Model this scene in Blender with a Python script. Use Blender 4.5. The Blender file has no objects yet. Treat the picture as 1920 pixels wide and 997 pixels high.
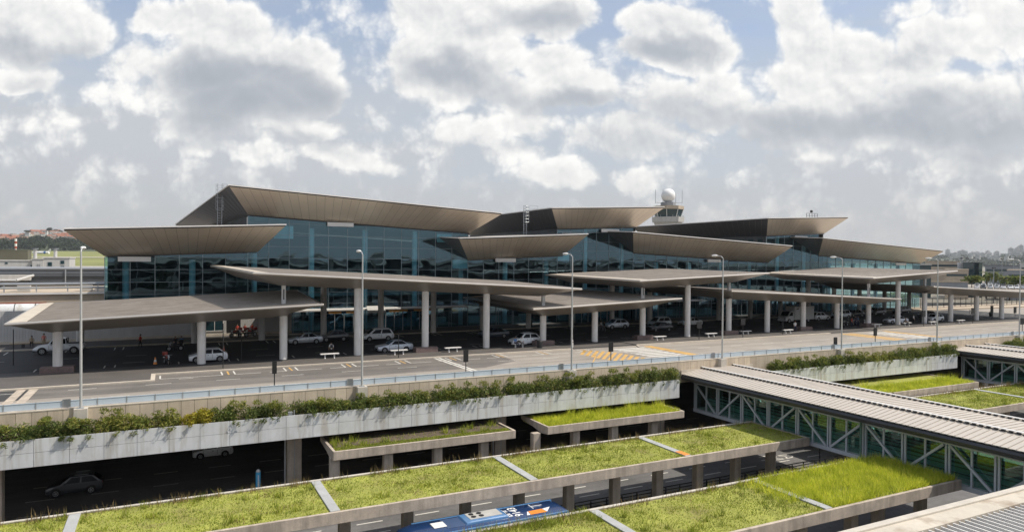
# Airport terminal with canopies, departure viaduct, planted roofs and a footbridge (Blender 4.5)
import bpy, bmesh, math, random
import numpy as np
from mathutils import Vector, Matrix
random.seed(11)
rng = np.random.default_rng(5)
S = bpy.context.scene
COL = S.collection
PI = math.pi

# ------------------------------------------------------------------ survey camera (places things in metres)
FPX, YAW, PITCH, ROLL, EYE = 1284.4, 0.4670425, -0.0092986, 0.0075887, 11.0
_F = Vector((math.sin(YAW)*math.cos(PITCH), math.cos(YAW)*math.cos(PITCH), math.sin(PITCH)))
_R0 = Vector((math.cos(YAW), -math.sin(YAW), 0)); _U0 = _R0.cross(_F)
_R = _R0*math.cos(ROLL)+_U0*math.sin(ROLL); _U = _R.cross(_F)
CAM = Vector((0, 0, EYE))
def ray(px, py): return _F+_R*((px-960)/FPX)-_U*((py-498.5)/FPX)
def gz(px, py, z=0.0):
    d = ray(px, py); return CAM+d*((z-EYE)/d.z)
def gy(px, py, y):
    d = ray(px, py); return CAM+d*(y/d.y)
def gx(px, py, x):
    d = ray(px, py); return CAM+d*(x/d.x)
def gd(px, py, D):
    return CAM+ray(px, py)*D

# ------------------------------------------------------------------ materials
MATS = {}
def nd(nt, t, **kw):
    n = nt.nodes.new(t)
    for k, v in kw.items(): setattr(n, k, v)
    return n
def ramp(nt, src, stops):
    r = nd(nt, 'ShaderNodeValToRGB'); e = r.color_ramp.elements
    while len(e) < len(stops): e.new(0.5)
    for i, (p, c) in enumerate(stops):
        e[i].position = p; e[i].color = (c[0], c[1], c[2], 1) if not isinstance(c, (int, float)) else (c, c, c, 1)
    nt.links.new(src, r.inputs[0]); return r.outputs[0]
def mixc(nt, fac, a, b, mode='MIX'):
    m = nd(nt, 'ShaderNodeMix', data_type='RGBA', blend_type=mode)
    for inp, v in ((m.inputs[0], fac), (m.inputs[6], a), (m.inputs[7], b)):
        if hasattr(v, 'links') or isinstance(v, bpy.types.NodeSocket): nt.links.new(v, inp)
        elif isinstance(v, (int, float)): inp.default_value = v
        else: inp.default_value = (v[0], v[1], v[2], 1)
    return m.outputs[2]
def mathn(nt, op, a, b=None, c=None, clamp=False):
    m = nd(nt, 'ShaderNodeMath', operation=op, use_clamp=clamp)
    for i, v in enumerate((a, b, c)):
        if v is None: continue
        if isinstance(v, bpy.types.NodeSocket): nt.links.new(v, m.inputs[i])
        else: m.inputs[i].default_value = v
    return m.outputs[0]
def noise(nt, vec, scale, detail=4, rough=.55, sc=None):
    if sc is not None:
        mp = nd(nt, 'ShaderNodeMapping'); mp.inputs['Scale'].default_value = sc
        nt.links.new(vec, mp.inputs[0]); vec = mp.outputs[0]
    n = nd(nt, 'ShaderNodeTexNoise'); n.inputs['Scale'].default_value = scale
    n.inputs['Detail'].default_value = detail; n.inputs['Roughness'].default_value = rough
    nt.links.new(vec, n.inputs['Vector']); return n.outputs['Fac']
def mat(name, c, rough=.7, metal=0., var=.15, scale=.6, bump=0., bscale=6., island=0., streak=0., spec=.5, fine=.0, emit=None, obj=False, stain=None, coat=0., track=0., drip=None):
    m = bpy.data.materials.new(name); m.use_nodes = True; nt = m.node_tree
    b = nt.nodes['Principled BSDF']
    b.inputs['Roughness'].default_value = rough; b.inputs['Metallic'].default_value = metal
    b.inputs['Specular IOR Level'].default_value = spec
    if coat: b.inputs['Coat Weight'].default_value = coat; b.inputs['Coat Roughness'].default_value = .05
    if obj: pos = nd(nt, 'ShaderNodeTexCoord').outputs['Object']
    else: pos = nd(nt, 'ShaderNodeNewGeometry').outputs['Position']
    col = None
    lo = tuple(x*(1-var) for x in c); hi = tuple(min(1, x*(1+var)) for x in c)
    f = noise(nt, pos, scale, 5, .6)
    col = ramp(nt, f, ((.32, lo), (.68, hi)))
    if fine:
        f2 = noise(nt, pos, scale*14, 3, .7)
        g = ramp(nt, f2, ((.3, (1-fine,)*3), (.7, (1+fine,)*3)))
        col = mixc(nt, 1, col, g, 'MULTIPLY')
    if streak:
        f3 = noise(nt, pos, 1., 4, .6, (2.2, 2.2, .12))
        g = ramp(nt, f3, ((.35, (1-streak,)*3), (.62, (1.,)*3)))
        col = mixc(nt, 1, col, g, 'MULTIPLY')
    if stain:
        f4 = noise(nt, pos, stain[1], 5, .65)
        g = ramp(nt, f4, ((.52, (0,)*3), (.66, (1,)*3)))
        gm = mathn(nt, 'MULTIPLY', g, stain[2])
        col = mixc(nt, gm, col, stain[0])
    if track:
        f5 = noise(nt, pos, 1., 4, .6, (.035, .75, .5))
        g = ramp(nt, f5, ((.36, (1-track,)*3), (.6, (1.06,)*3)))
        col = mixc(nt, 1, col, g, 'MULTIPLY')
        f6 = noise(nt, pos, .9, 5, .75)
        g = ramp(nt, f6, ((.60, (1,)*3), (.70, (1-track*1.2,)*3)))
        col = mixc(nt, 1, col, g, 'MULTIPLY')
    if drip:
        f7 = noise(nt, pos, 1., 5, .65, (1.6, 1.6, .16))
        g = ramp(nt, f7, ((.50, (0,)*3), (.64, (drip[1],)*3)))
        col = mixc(nt, g, col, drip[0])
    if island:
        geo = nd(nt, 'ShaderNodeNewGeometry')
        g = ramp(nt, geo.outputs['Random Per Island'], ((0, (1-island,)*3), (1, (1+island,)*3)))
        col = mixc(nt, 1, col, g, 'MULTIPLY')
    nt.links.new(col, b.inputs['Base Color'])
    if bump:
        bf = noise(nt, pos, bscale, 4, .6)
        bn = nd(nt, 'ShaderNodeBump'); bn.inputs['Strength'].default_value = bump; bn.inputs['Distance'].default_value = .05
        nt.links.new(bf, bn.inputs['Height']); nt.links.new(bn.outputs[0], b.inputs['Normal'])
    if emit:
        b.inputs['Emission Color'].default_value = (*emit[:3], 1); b.inputs['Emission Strength'].default_value = emit[3]
    MATS[name] = m; return m
def leafmat(name, stops, rough=.6, trans=.35, patch=None):
    m = bpy.data.materials.new(name); m.use_nodes = True; nt = m.node_tree
    out = nt.nodes['Material Output']; b = nt.nodes['Principled BSDF']
    geo = nd(nt, 'ShaderNodeNewGeometry')
    col = ramp(nt, geo.outputs['Random Per Island'], stops)
    f = noise(nt, geo.outputs['Position'], .8, 4, .6)
    g = ramp(nt, f, ((.3, patch[0] if patch else (.7, .75, .7)), (.7, patch[1] if patch else (1.25, 1.2, 1.1))))
    col = mixc(nt, 1, col, g, 'MULTIPLY')
    nt.links.new(col, b.inputs['Base Color']); b.inputs['Roughness'].default_value = rough
    b.inputs['Specular IOR Level'].default_value = .25
    t = nd(nt, 'ShaderNodeBsdfTranslucent'); nt.links.new(col, t.inputs[0])
    mx = nd(nt, 'ShaderNodeMixShader'); mx.inputs[0].default_value = trans
    nt.links.new(b.outputs[0], mx.inputs[1]); nt.links.new(t.outputs[0], mx.inputs[2]); nt.links.new(mx.outputs[0], out.inputs[0])
    MATS[name] = m; return m
def glassmat(name, tint, refl, f0=.07, bump=0., rough=.02, dark=None):
    """clear or tinted pane: see-through with mirror-like sheen"""
    m = bpy.data.materials.new(name); m.use_nodes = True; nt = m.node_tree
    out = nt.nodes['Material Output']; nt.nodes.remove(nt.nodes['Principled BSDF'])
    tr = nd(nt, 'ShaderNodeBsdfTransparent'); tr.inputs[0].default_value = (*tint, 1)
    gl = nd(nt, 'ShaderNodeBsdfGlossy'); gl.inputs[0].default_value = (*refl, 1); gl.inputs['Roughness'].default_value = rough
    geo = nd(nt, 'ShaderNodeNewGeometry')
    lw = nd(nt, 'ShaderNodeLayerWeight'); lw.inputs[0].default_value = .5
    p = mathn(nt, 'POWER', lw.outputs['Facing'], 4.)
    fac = mathn(nt, 'MULTIPLY_ADD', p, 1-f0, f0, clamp=True)
    if bump:
        bn = nd(nt, 'ShaderNodeBump'); bn.inputs['Strength'].default_value = bump; bn.inputs['Distance'].default_value = .06
        # each pane bows a little on its own
        ad = nd(nt, 'ShaderNodeVectorMath', operation='ADD')
        sc = nd(nt, 'ShaderNodeVectorMath', operation='SCALE'); sc.inputs[0].default_value = (31., 17., 53.)
        nt.links.new(geo.outputs['Random Per Island'], sc.inputs['Scale'])
        nt.links.new(geo.outputs['Position'], ad.inputs[0]); nt.links.new(sc.outputs[0], ad.inputs[1])
        nt.links.new(noise(nt, ad.outputs[0], .35, 1, .4), bn.inputs['Height'])
        nt.links.new(bn.outputs[0], gl.inputs['Normal'])
    mx = nd(nt, 'ShaderNodeMixShader'); nt.links.new(fac, mx.inputs[0])
    nt.links.new(tr.outputs[0], mx.inputs[1]); nt.links.new(gl.outputs[0], mx.inputs[2]); nt.links.new(mx.outputs[0], out.inputs[0])
    MATS[name] = m; return m

# ------------------------------------------------------------------ mesh helper
class MB:
    def __init__(s): s.v = []; s.f = []; s.m = []
    def poly(s, pts, mi=0):
        n = len(s.v); s.v += [tuple(p) for p in pts]; s.f.append(tuple(range(n, n+len(pts)))); s.m.append(mi); return s
    def hexa(s, b, t, mi=0):
        n = len(s.v); k = len(b); s.v += [tuple(p) for p in b]+[tuple(p) for p in t]
        s.f.append(tuple(range(n+k-1, n-1, -1))); s.f.append(tuple(range(n+k, n+2*k)))
        for i in range(k):
            j = (i+1) % k; s.f.append((n+i, n+j, n+k+j, n+k+i))
        s.m += [mi]*(k+2); return s
    def box(s, x0, x1, y0, y1, z0, z1, mi=0):
        return s.hexa([(x0, y0, z0), (x1, y0, z0), (x1, y1, z0), (x0, y1, z0)], [(x0, y0, z1), (x1, y0, z1), (x1, y1, z1), (x0, y1, z1)], mi)
    def prism(s, prof, axis, a, b, mi=0):
        f = {'x': lambda p, t: (t, p[0], p[1]), 'y': lambda p, t: (p[0], t, p[1]), 'z': lambda p, t: (p[0], p[1], t)}[axis]
        return s.hexa([f(p, a) for p in prof], [f(p, b) for p in prof], mi)
    def bar(s, p, q, w, h=None, mi=0, up=(0, 0, 1)):
        p = Vector(p); q = Vector(q); h = h or w; d = (q-p).normalized(); u = Vector(up)
        if abs(d.dot(u)) > .98: u = Vector((1, 0, 0))
        r = d.cross(u).normalized(); u = r.cross(d)
        o = [r*(sx*w/2)+u*(sy*h/2) for sx, sy in ((-1, -1), (1, -1), (1, 1), (-1, 1))]
        return s.hexa([p+k for k in o], [q+k for k in o], mi)
    def tube(s, p, q, r0, r1=None, n=10, mi=0):
        p = Vector(p); q = Vector(q); r1 = r0 if r1 is None else r1; d = (q-p).normalized()
        u = Vector((0, 0, 1)) if abs(d.z) < .95 else Vector((1, 0, 0))
        a = d.cross(u).normalized(); b = a.cross(d)
        ring = [(math.cos(2*PI*i/n), math.sin(2*PI*i/n)) for i in range(n)]
        return s.hexa([p+(a*c+b*t)*r0 for c, t in ring], [q+(a*c+b*t)*r1 for c, t in ring], mi)
    def path(s, pts, r, n=8, mi=0):
        for a, b in zip(pts[:-1], pts[1:]): s.tube(a, b, r, r, n, mi)
        return s
    def lathe(s, prof, c, n=16, mi=0):
        k = len(s.v); c = Vector(c)
        for r, z in prof:
            for i in range(n): s.v.append((c.x+r*math.cos(2*PI*i/n), c.y+r*math.sin(2*PI*i/n), c.z+z))
        for j in range(len(prof)-1):
            for i in range(n):
                a = k+j*n+i; b = k+j*n+(i+1) % n; s.f.append((a, b, b+n, a+n)); s.m.append(mi)
        s.f.append(tuple(range(k+n-1, k-1, -1))); s.m.append(mi)
        e = k+(len(prof)-1)*n; s.f.append(tuple(range(e, e+n))); s.m.append(mi); return s
    def sph(s, c, r, nu=12, nv=8, mi=0):
        if isinstance(r, (int, float)): r = (r, r, r)
        k = len(s.v); c = Vector(c)
        s.v.append((c.x, c.y, c.z-r[2]))
        for j in range(1, nv):
            t = -PI/2+PI*j/nv
            for i in range(nu):
                a = 2*PI*i/nu; s.v.append((c.x+r[0]*math.cos(t)*math.cos(a), c.y+r[1]*math.cos(t)*math.sin(a), c.z+r[2]*math.sin(t)))
        s.v.append((c.x, c.y, c.z+r[2])); top = len(s.v)-1
        for i in range(nu):
            s.f.append((k, k+1+(i+1) % nu, k+1+i)); s.m.append(mi)
            e = k+1+(nv-2)*nu; s.f.append((top, e+i, e+(i+1) % nu)); s.m.append(mi)
        for j in range(nv-2):
            for i in range(nu):
                a = k+1+j*nu+i; b = k+1+j*nu+(i+1) % nu; s.f.append((a, b, b+nu, a+nu)); s.m.append(mi)
        return s
    def loft(s, rings, mi=0, cap=True):
        n = len(rings[0]); k = len(s.v)
        for r in rings: s.v += [tuple(p) for p in r]
        for j in range(len(rings)-1):
            for i in range(n):
                a = k+j*n+i; b = k+j*n+(i+1) % n; s.f.append((a, b, b+n, a+n)); s.m.append(mi)
        if cap:
            s.f.append(tuple(range(k+n-1, k-1, -1))); s.m.append(mi)
            e = k+(len(rings)-1)*n; s.f.append(tuple(range(e, e+n))); s.m.append(mi)
        return s
    def build(s, name, mats, parent=None, smooth=False, bevel=0., fixn=True):
        me = bpy.data.meshes.new(name); off = Vector((0, 0, 0)); p = parent
        while p is not None: off += p.location; p = p.parent
        me.from_pydata([(a[0]-off.x, a[1]-off.y, a[2]-off.z) for a in s.v], [], s.f)
        if not isinstance(mats, (list, tuple)): mats = [mats]
        for m in mats: me.materials.append(MATS[m] if isinstance(m, str) else m)
        me.polygons.foreach_set('material_index', s.m)
        if fixn:
            bm = bmesh.new(); bm.from_mesh(me); bmesh.ops.recalc_face_normals(bm, faces=bm.faces); bm.to_mesh(me); bm.free()
        if smooth:
            me.polygons.foreach_set('use_smooth', [True]*len(me.polygons))
            try: me.set_sharp_from_angle(angle=math.radians(35))
            except Exception: pass
        o = bpy.data.objects.new(name, me); COL.objects.link(o); o.parent = parent
        if bevel:
            b = o.modifiers.new('bevel', 'BEVEL'); b.width = bevel; b.segments = 2; b.limit_method = 'ANGLE'
        return o
def raw(name, verts, nper, m, parent=None, smooth=False):
    """many separate small faces (blades, leaves): verts (N*nper,3)"""
    N = len(verts)//nper; off = Vector((0, 0, 0)); p = parent
    while p is not None: off += p.location; p = p.parent
    me = bpy.data.meshes.new(name); me.vertices.add(len(verts)); me.loops.add(len(verts)); me.polygons.add(N)
    me.vertices.foreach_set('co', (np.asarray(verts, dtype=np.float32)-np.array([off.x, off.y, off.z], dtype=np.float32)).ravel())
    me.loops.foreach_set('vertex_index', np.arange(len(verts), dtype=np.int32))
    me.polygons.foreach_set('loop_start', np.arange(0, len(verts), nper, dtype=np.int32))
    me.update(calc_edges=True); me.validate()
    for k in (m if isinstance(m, (list, tuple)) else [m]): me.materials.append(MATS[k])
    o = bpy.data.objects.new(name, me); COL.objects.link(o); o.parent = parent; return o
def each(name, m, parent, boxes, kind='box'):
    """one part per box or bar"""
    for b in boxes: (MB().box(*b) if kind == 'box' else MB().bar(*b)).build(name, m, parent)
def tag(o, label=None, cat=None, group=None, kind=None):
    if label: o['label'] = label
    if cat: o['category'] = cat
    if group: o['group'] = group
    if kind: o['kind'] = kind
    return o
def thing(name, loc, label, cat, group=None):
    o = bpy.data.objects.new(name, None); o.empty_display_size = .3; COL.objects.link(o); o.location = loc
    return tag(o, label, cat, group)
def struct(name, mb, m, **kw):
    o = mb.build(name, m, None, **kw); o['kind'] = 'structure'; return o
def copy_tree(o, parent=None):
    c = o.copy(); COL.objects.link(c); c.parent = parent
    for ch in list(o.children): copy_tree(ch, c)
    return c
def recolor(o, slotmap):
    """give this copy its own paint: {part name start: material}"""
    for ch in [o]+list(o.children_recursive):
        for k, m in slotmap.items():
            if ch.name.split('.')[0] == k and ch.material_slots:
                if isinstance(m, dict):
                    for i, mm in m.items():
                        ch.material_slots[i].link = 'OBJECT'; ch.material_slots[i].material = MATS[mm]
                else:
                    ch.material_slots[0].link = 'OBJECT'; ch.material_slots[0].material = MATS[m]

# palette -------------------------------------------------------------------------------------------
mat('asphalt', (.042, .041, .041), .85, var=.22, scale=.25, fine=.12, bump=.25, bscale=30, stain=((.05, .048, .046), .12, .5))  # darker than the outer lanes, to deepen the shade under the canopies
mat('asphalt_worn', (.315, .28, .24), .85, track=.22, var=.12, scale=.3, fine=.08, bump=.2, bscale=30, stain=((.2, .175, .15), .15, .5))
mat('asphalt_mid', (.155, .14, .125), .85, track=.25, var=.15, scale=.3, fine=.1, bump=.2, bscale=30)
mat('asphalt_low', (.15, .145, .142), .8, track=.2, var=.18, scale=.2, fine=.12, bump=.2, bscale=30)
mat('paving', (.098, .088, .08), .75, var=.12, scale=.4, fine=.12)
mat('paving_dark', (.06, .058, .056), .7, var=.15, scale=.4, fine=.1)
mat('kerbstone', (.52, .46, .38), .8, var=.12, scale=1.2, fine=.08)
mat('white_line', (.62, .60, .55), .7, var=.15, scale=2., fine=.15)
mat('yellow_line', (.55, .33, .10), .7, var=.15, scale=2., fine=.12)
mat('panel_beige', (.56, .47, .36), .8, var=.10, scale=.8, fine=.08, island=.11, drip=((.33, .27, .20), .4), streak=.10, bump=.15, bscale=14)
mat('concrete', (.50, .425, .345), .85, var=.14, scale=.9, fine=.10, streak=.20, bump=.25, bscale=10, drip=((.24, .20, .16), .5), stain=((.27, .23, .19), .5, .45))
mat('concrete_light', (.50, .46, .40), .85, var=.12, scale=.9, fine=.08, bump=.2, bscale=10)
mat('cladding_white', (.64, .655, .66), .5, var=.06, scale=.7, island=.04, streak=.10, drip=((.36, .31, .24), .5), stain=((.40, .37, .32), .45, .25))
mat('rust', (.28, .20, .13), .9, var=.3, scale=1.5)
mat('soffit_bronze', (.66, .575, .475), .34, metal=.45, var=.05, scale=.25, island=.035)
mat('soffit_seam', (.30, .26, .21), .6, metal=.3)
mat('roof_metal', (.44, .40, .36), .42, metal=.25, var=.10, scale=.35, fine=.05, bump=.1)
mat('roof_seam', (.36, .325, .29), .55, metal=.3)
mat('canopy_under', (.36, .33, .295), .40, metal=.45, var=.05, scale=.3)
mat('canopy_lip', (.55, .51, .46), .33, metal=.6, var=.05)
mat('edge_white', (.75, .73, .70), .5, var=.05)
mat('column_paint', (.80, .78, .75), .55, var=.07, scale=.8, streak=.1, drip=((.5, .46, .42), .4))
mat('slab_stained', (.52, .47, .39), .8, var=.10, scale=.5, fine=.06, stain=((.26, .19, .13), .35, .75))
mat('granite', (.17, .12, .11), .6, var=.2, scale=3, fine=.2)
mat('steel_dark', (.035, .036, .038), .5, metal=.3)
mat('lamp_pole', (.50, .50, .49), .4, metal=.2, var=.06)
mat('steel_grey', (.38, .40, .42), .4, metal=.5, var=.08)
mat('truss_paint', (.50, .54, .58), .45, metal=.25, var=.06)
mat('fascia_dark', (.055, .056, .06), .4, metal=.4, var=.15)
mat('rail_blue', (.47, .55, .62), .5, var=.05, scale=.5)
mat('black', (.012, .012, .013), .6)
mat('gloss_black', (.01, .01, .012), .12, coat=.6)
mat('rubber', (.018, .018, .018), .85)
mat('alloy', (.55, .56, .57), .3, metal=.9)
mat('white_panel', (.78, .78, .77), .5, var=.03)
mat('orange_sign', (.62, .30, .07), .5, var=.05)
mat('wall_white', (.50, .49, .47), .7, var=.06, scale=.5, streak=.08)
mat('wall_grey', (.25, .265, .285), .6, var=.06, scale=.3)
mat('soffit_shaded', (.085, .085, .09), .38, metal=.4, var=.06, scale=.25, island=.04)  # darker copy of the bronze: shade of the left facets put into colour
mat('hangar_brown', (.13, .12, .09), .85, var=.15, scale=.05)
mat('louvre_grey', (.115, .125, .14), .55, var=.06, scale=.3)
mat('divider_grey', (.37, .375, .37), .75, var=.1, scale=1.5, fine=.1)
mat('wall_tan', (.45, .37, .28), .8, var=.12, scale=.3, fine=.06)
mat('interior', (.30, .31, .31), .8, var=.2, scale=.2)
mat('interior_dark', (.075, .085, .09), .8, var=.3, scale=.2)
mat('interior_col', (.60, .68, .70), .6)
mat('mullion', (.30, .37, .40), .4, metal=.4)
mat('hall_light', (.9, .9, .85), .5, emit=(.9, .95, 1., 1.2))
mat('soil', (.10, .075, .05), .95, var=.3, scale=2.5, fine=.3)
mat('turf', (.29, .30, .058), .95, var=.22, scale=.6, fine=.25, bump=.6, bscale=18, stain=((.19, .15, .06), .55, .55))
mat('airfield', (.20, .21, .06), .95, var=.2, scale=.006, fine=.1)
mat('far_ground', (.22, .20, .16), .95, var=.2, scale=.01)
mat('hill_green', (.07, .085, .045), .95, var=.3, scale=.01, fine=.3)
mat('runway', (.42, .38, .32), .9, var=.1, scale=.01)
for nme, c in dict(car_white=(.86, .87, .88), car_silver=(.58, .61, .65), car_dark=(.014, .016, .019), car_grey=(.055, .062, .072), car_navy=(.02, .035, .06), car_red=(.30, .03, .02)).items():
    mat(nme, c, .3, metal=.25 if nme in ('car_silver', 'car_grey') else 0., var=.02, coat=.7)
mat('car_glass', (.006, .008, .010), .10, spec=.12)
mat('lamp_red', (.45, .02, .015), .25)
mat('lamp_clear', (.7, .72, .74), .15, metal=.3)
mat('taxi_blue', (.03, .12, .35), .4)
mat('bus_blue', (.014, .042, .125), .25, var=.05, coat=.7)
mat('bus_blue_dull', (.05, .085, .17), .5)
mat('bus_pale', (.10, .23, .44), .25, coat=.7)
mat('bus_grey', (.42, .41, .38), .6)
mat('bus_orange', (.80, .26, .04), .4)
mat('post_blue', (.05, .32, .55), .4)
mat('brick_red', (.36, .085, .045), .8)
mat('skin', (.36, .22, .15), .6)
for nme, c in dict(cloth_black=(.018, .018, .02), cloth_white=(.70, .70, .68), cloth_pink=(.62, .22, .18), cloth_red=(.45, .05, .03), cloth_blue=(.10, .22, .42), cloth_navy=(.02, .03, .07), cloth_grey=(.20, .20, .21), cloth_tan=(.35, .27, .18), hair=(.015, .012, .01)).items():
    mat(nme, c, .85, var=.1, scale=8)
for i, c in enumerate(((.55, .50, .44), (.42, .30, .24), (.60, .58, .55), (.38, .34, .32), (.52, .40, .30))): mat('house_wall_%d' % i, c, .8)
for i, c in enumerate(((.30, .11, .06), (.26, .15, .10), (.32, .20, .15))): mat('house_roof_%d' % i, c, .8)
mat('tower_far', (.48, .46, .44), .8, var=.1, scale=.03)
mat('glass_dark', (.02, .05, .06), .08, spec=.8)
mat('glass_green', (.06, .10, .085), .15, spec=.7)
mat('bark', (.12, .09, .065), .9, var=.2, scale=3)
leafmat('leaf', ((0, (.06, .095, .025)), (.45, (.125, .175, .045)), (.8, (.20, .245, .07)), (1, (.30, .27, .10))), patch=((.65, .7, .7), (1.3, 1.2, 1.)))
leafmat('leaf_light', ((0, (.12, .16, .03)), (.5, (.22, .25, .05)), (1, (.33, .29, .09))))
leafmat('leaf_yellow', ((0, (.25, .20, .02)), (.5, (.40, .33, .04)), (1, (.30, .32, .03))))
leafmat('leaf_dark', ((0, (.012, .024, .010)), (.5, (.022, .042, .016)), (1, (.045, .065, .022))))
leafmat('blade', ((0, (.18, .235, .022)), (.45, (.29, .345, .038)), (.85, (.41, .43, .07)), (1, (.46, .40, .13))), trans=.3, patch=((.60, .66, .55), (1.2, 1.16, 1.1)))
leafmat('blade_lush', ((0, (.34, .42, .03)), (.5, (.56, .60, .06)), (1, (.78, .74, .14))), trans=.5, patch=((.68, .74, .6), (1.25, 1.2, 1.1)))
leafmat('blade_dry', ((0, (.20, .15, .07)), (1, (.36, .27, .14))), trans=.3)
glassmat('facade_glass', (.44, .74, .82), (.50, .77, .93), .18, bump=.42)
glassmat('bridge_glass', (.72, .88, .84), (.8, .96, .92), .09, bump=.25)
# ================================================================== GROUND, ROADS, DECK
ZL = -9.0                                            # arrivals road level
a = MB()
for i in range(48):
    t0, t1 = 2*PI*i/48, 2*PI*(i+1)/48
    a.poly([(0, 0, ZL-.05), (14000*math.cos(t0), 14000*math.sin(t0), ZL-.05), (14000*math.cos(t1), 14000*math.sin(t1), ZL-.05)])
struct('ground', a, 'far_ground')
struct('arrivals_road', MB().poly([(-150, 20, ZL), (320, 20, ZL), (320, 98, ZL), (-150, 98, ZL)]), 'asphalt_low')
# far airfield on the left
aw = lambda y: ZL+max(0, y-420)*34/1880
a = MB().poly([(-1200, 420, ZL), (-20, 420, ZL), (-20, 2500, aw(2500)), (-1600, 2500, aw(2500))])
struct('airfield_grass', a, 'airfield')
a = MB()
for y0, y1 in ((850, 905), (1400, 1460)):
    a.poly([(-1600, y0, aw(y0)+.3), (-20, y0, aw(y0)+.3), (-20, y1, aw(y1)+.3), (-1600, y1, aw(y1)+.3)])
struct('runway', a, 'runway')
# departures deck
DX0, DX1 = -70, 300
a = MB().box(DX0, DX1, 57.03, 106, -1.9, -.004)
struct('viaduct_deck', a, 'concrete')
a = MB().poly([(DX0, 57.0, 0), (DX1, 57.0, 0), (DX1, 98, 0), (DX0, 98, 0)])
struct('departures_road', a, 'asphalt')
a = MB().poly([(DX0, 57.0, .004), (26.5, 57.0, .004), (29, 63.4, .004), (DX0, 63.4, .004)])
a.poly([(26.5, 57.0, .004), (DX1, 57.0, .004), (DX1, 71.9, .004), (34, 71.9, .004), (34, 66.3, .004), (29, 63.4, .004)])
struct('worn_lane', a, 'asphalt_worn')
a = MB().poly([(-9.5, 63.4, .004), (29, 63.4, .004), (34, 66.3, .004), (34, 71.6, .004), (-.9, 71.6, .004), (-.9, 68.0, .004), (-9.5, 68.0, .004)])
struct('parking_lane', a, 'asphalt_mid')
a = MB()
for x0 in (-10.9, -10.05): a.box(x0, x0+.62, 57.0, 68.3, .006, .03)
struct('expansion_joint', a, 'concrete')
# island pavement (raised) with its kerb
def kx(px, py): return gz(px, py, 0).x
c1, c2, c3, c4 = 44.6, 54.4, 91.0, 102.3
Zi = .12
a = MB()
a.prism([(DX0, 68.45), (-1.25, 68.45), (-1.25, 72.0), (c1, 72.0), (c1, 75.9), (DX0, 75.9)], 'z', 0, Zi)
a.prism([(c2, 72.0), (c3, 72.0), (c3, 75.9), (c2, 75.9)], 'z', 0, Zi)
a.prism([(c4, 72.2), (170, 72.4), (170, 75.9), (c4, 75.9)], 'z', 0, Zi)
a.prism([(c1, 72.6), (c2, 72.6), (c2, 75.9), (c1, 75.9)], 'z', 0, .06)
a.prism([(c3, 72.6), (c4, 72.6), (c4, 75.9), (c3, 75.9)], 'z', 0, .06)
struct('island_pavement', a, 'paving')
a = MB()
a.box(DX0, -.9, 68.1, 68.45, 0, Zi+.02); a.box(-1.25, -.9, 68.45, 72.0, 0, Zi+.02)
a.box(-.9, c1, 71.65, 72.0, 0, Zi+.02); a.box(c2, c3, 71.65, 72.0, 0, Zi+.02); a.box(c4, 170, 71.85, 72.2, 0, Zi+.02)
a.hexa([(c2, 71.65, 0), (c2, 72, 0), (c2-.9, 70.3, 0), (c2-.9, 70.0, 0)], [(c2, 71.65, .1), (c2, 72, .1), (c2-.9, 70.3, .1), (c2-.9, 70.0, .1)])
struct('kerb', a, 'kerbstone')
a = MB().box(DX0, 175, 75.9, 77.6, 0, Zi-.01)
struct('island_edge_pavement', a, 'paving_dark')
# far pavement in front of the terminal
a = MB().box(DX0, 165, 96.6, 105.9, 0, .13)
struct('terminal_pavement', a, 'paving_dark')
a = MB().box(DX0, 165, 96.3, 96.6, 0, .15)
struct('terminal_kerb', a, 'kerbstone')
a = MB().prism([(165, 70), (300, 74), (300, 104), (165, 104)], 'z', 0, .03)
struct('side_apron', a, 'asphalt_worn')
a = MB().prism([(150, 104), (150, 97), (190, 94.8), (300, 94.8), (300, 104)], 'z', .03, .35)
struct('verge', a, 'wall_tan')
# painted markings on the departures road
w = MB(); y_ = MB(); zz = .010
def strip(m, x0, y0, x1, y1, wd):
    d = Vector((x1-x0, y1-y0, 0)).normalized(); n = Vector((-d.y, d.x, 0))*wd/2
    m.poly([(x0-n.x, y0-n.y, zz), (x1-n.x, y1-n.y, zz), (x1+n.x, y1+n.y, zz), (x0+n.x, y0+n.y, zz)])
for k in range(8):
    xb = 4.7+5.75*k
    strip(w, xb, 71.4, xb, 69.3, .14); strip(w, xb+1.1, 71.4, xb+1.1, 69.3, .14); strip(y_, xb+.55, 71.4, xb+.55, 69.3, .16)
    strip(w, xb+1.1, 69.3, xb+3.4, 69.3, .13); strip(w, xb+4.2, 69.3, xb+5.75, 69.3, .13)
strip(w, -.5, 71.2, -.5, 69.4, .14); strip(w, -.5, 69.3, 4.7, 69.3, .13); strip(w, 1, 68.7, 2.2, 68.7, .12)
for k in range(34):
    strip(w, -24+5.6*k, 66.6, -22+5.6*k, 66.6, .12)
    strip(w, -25+6.6*k, 62.1, -22.4+6.6*k, 62.1, .12)
for px0, py0, px1, py1 in ((815, 671.5, 890, 697), (823, 671, 900, 697)):
    p, q = gz(px0, py0), gz(px1, py1); strip(w, p.x, p.y, q.x, q.y, .28)
for k in range(11):                                  # zebra crossings
    yy = 58.6+k*1.12
    strip(w, 49.3, yy, 54.2, yy, .55)
    strip(w, 97.4, yy, 101.6, yy, .55)
for k in range(11):                                  # yellow hatching before the crossing
    f = k/10; cx_, cy_ = 1094+108*f, 660.5+14.5*f; s_ = 3+4*math.sin(PI*min(1, f*1.1)*.75+.3)
    p, q = gz(cx_-s_*.9, cy_+s_), gz(cx_+s_*.9, cy_-s_); strip(y_, p.x, p.y, q.x, q.y, .40)
for yy in (70.8, 68.6, 66.4, 64.2, 62):
    strip(y_, 55.3, yy, 55.3, yy-2.1, 1.3)
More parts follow.
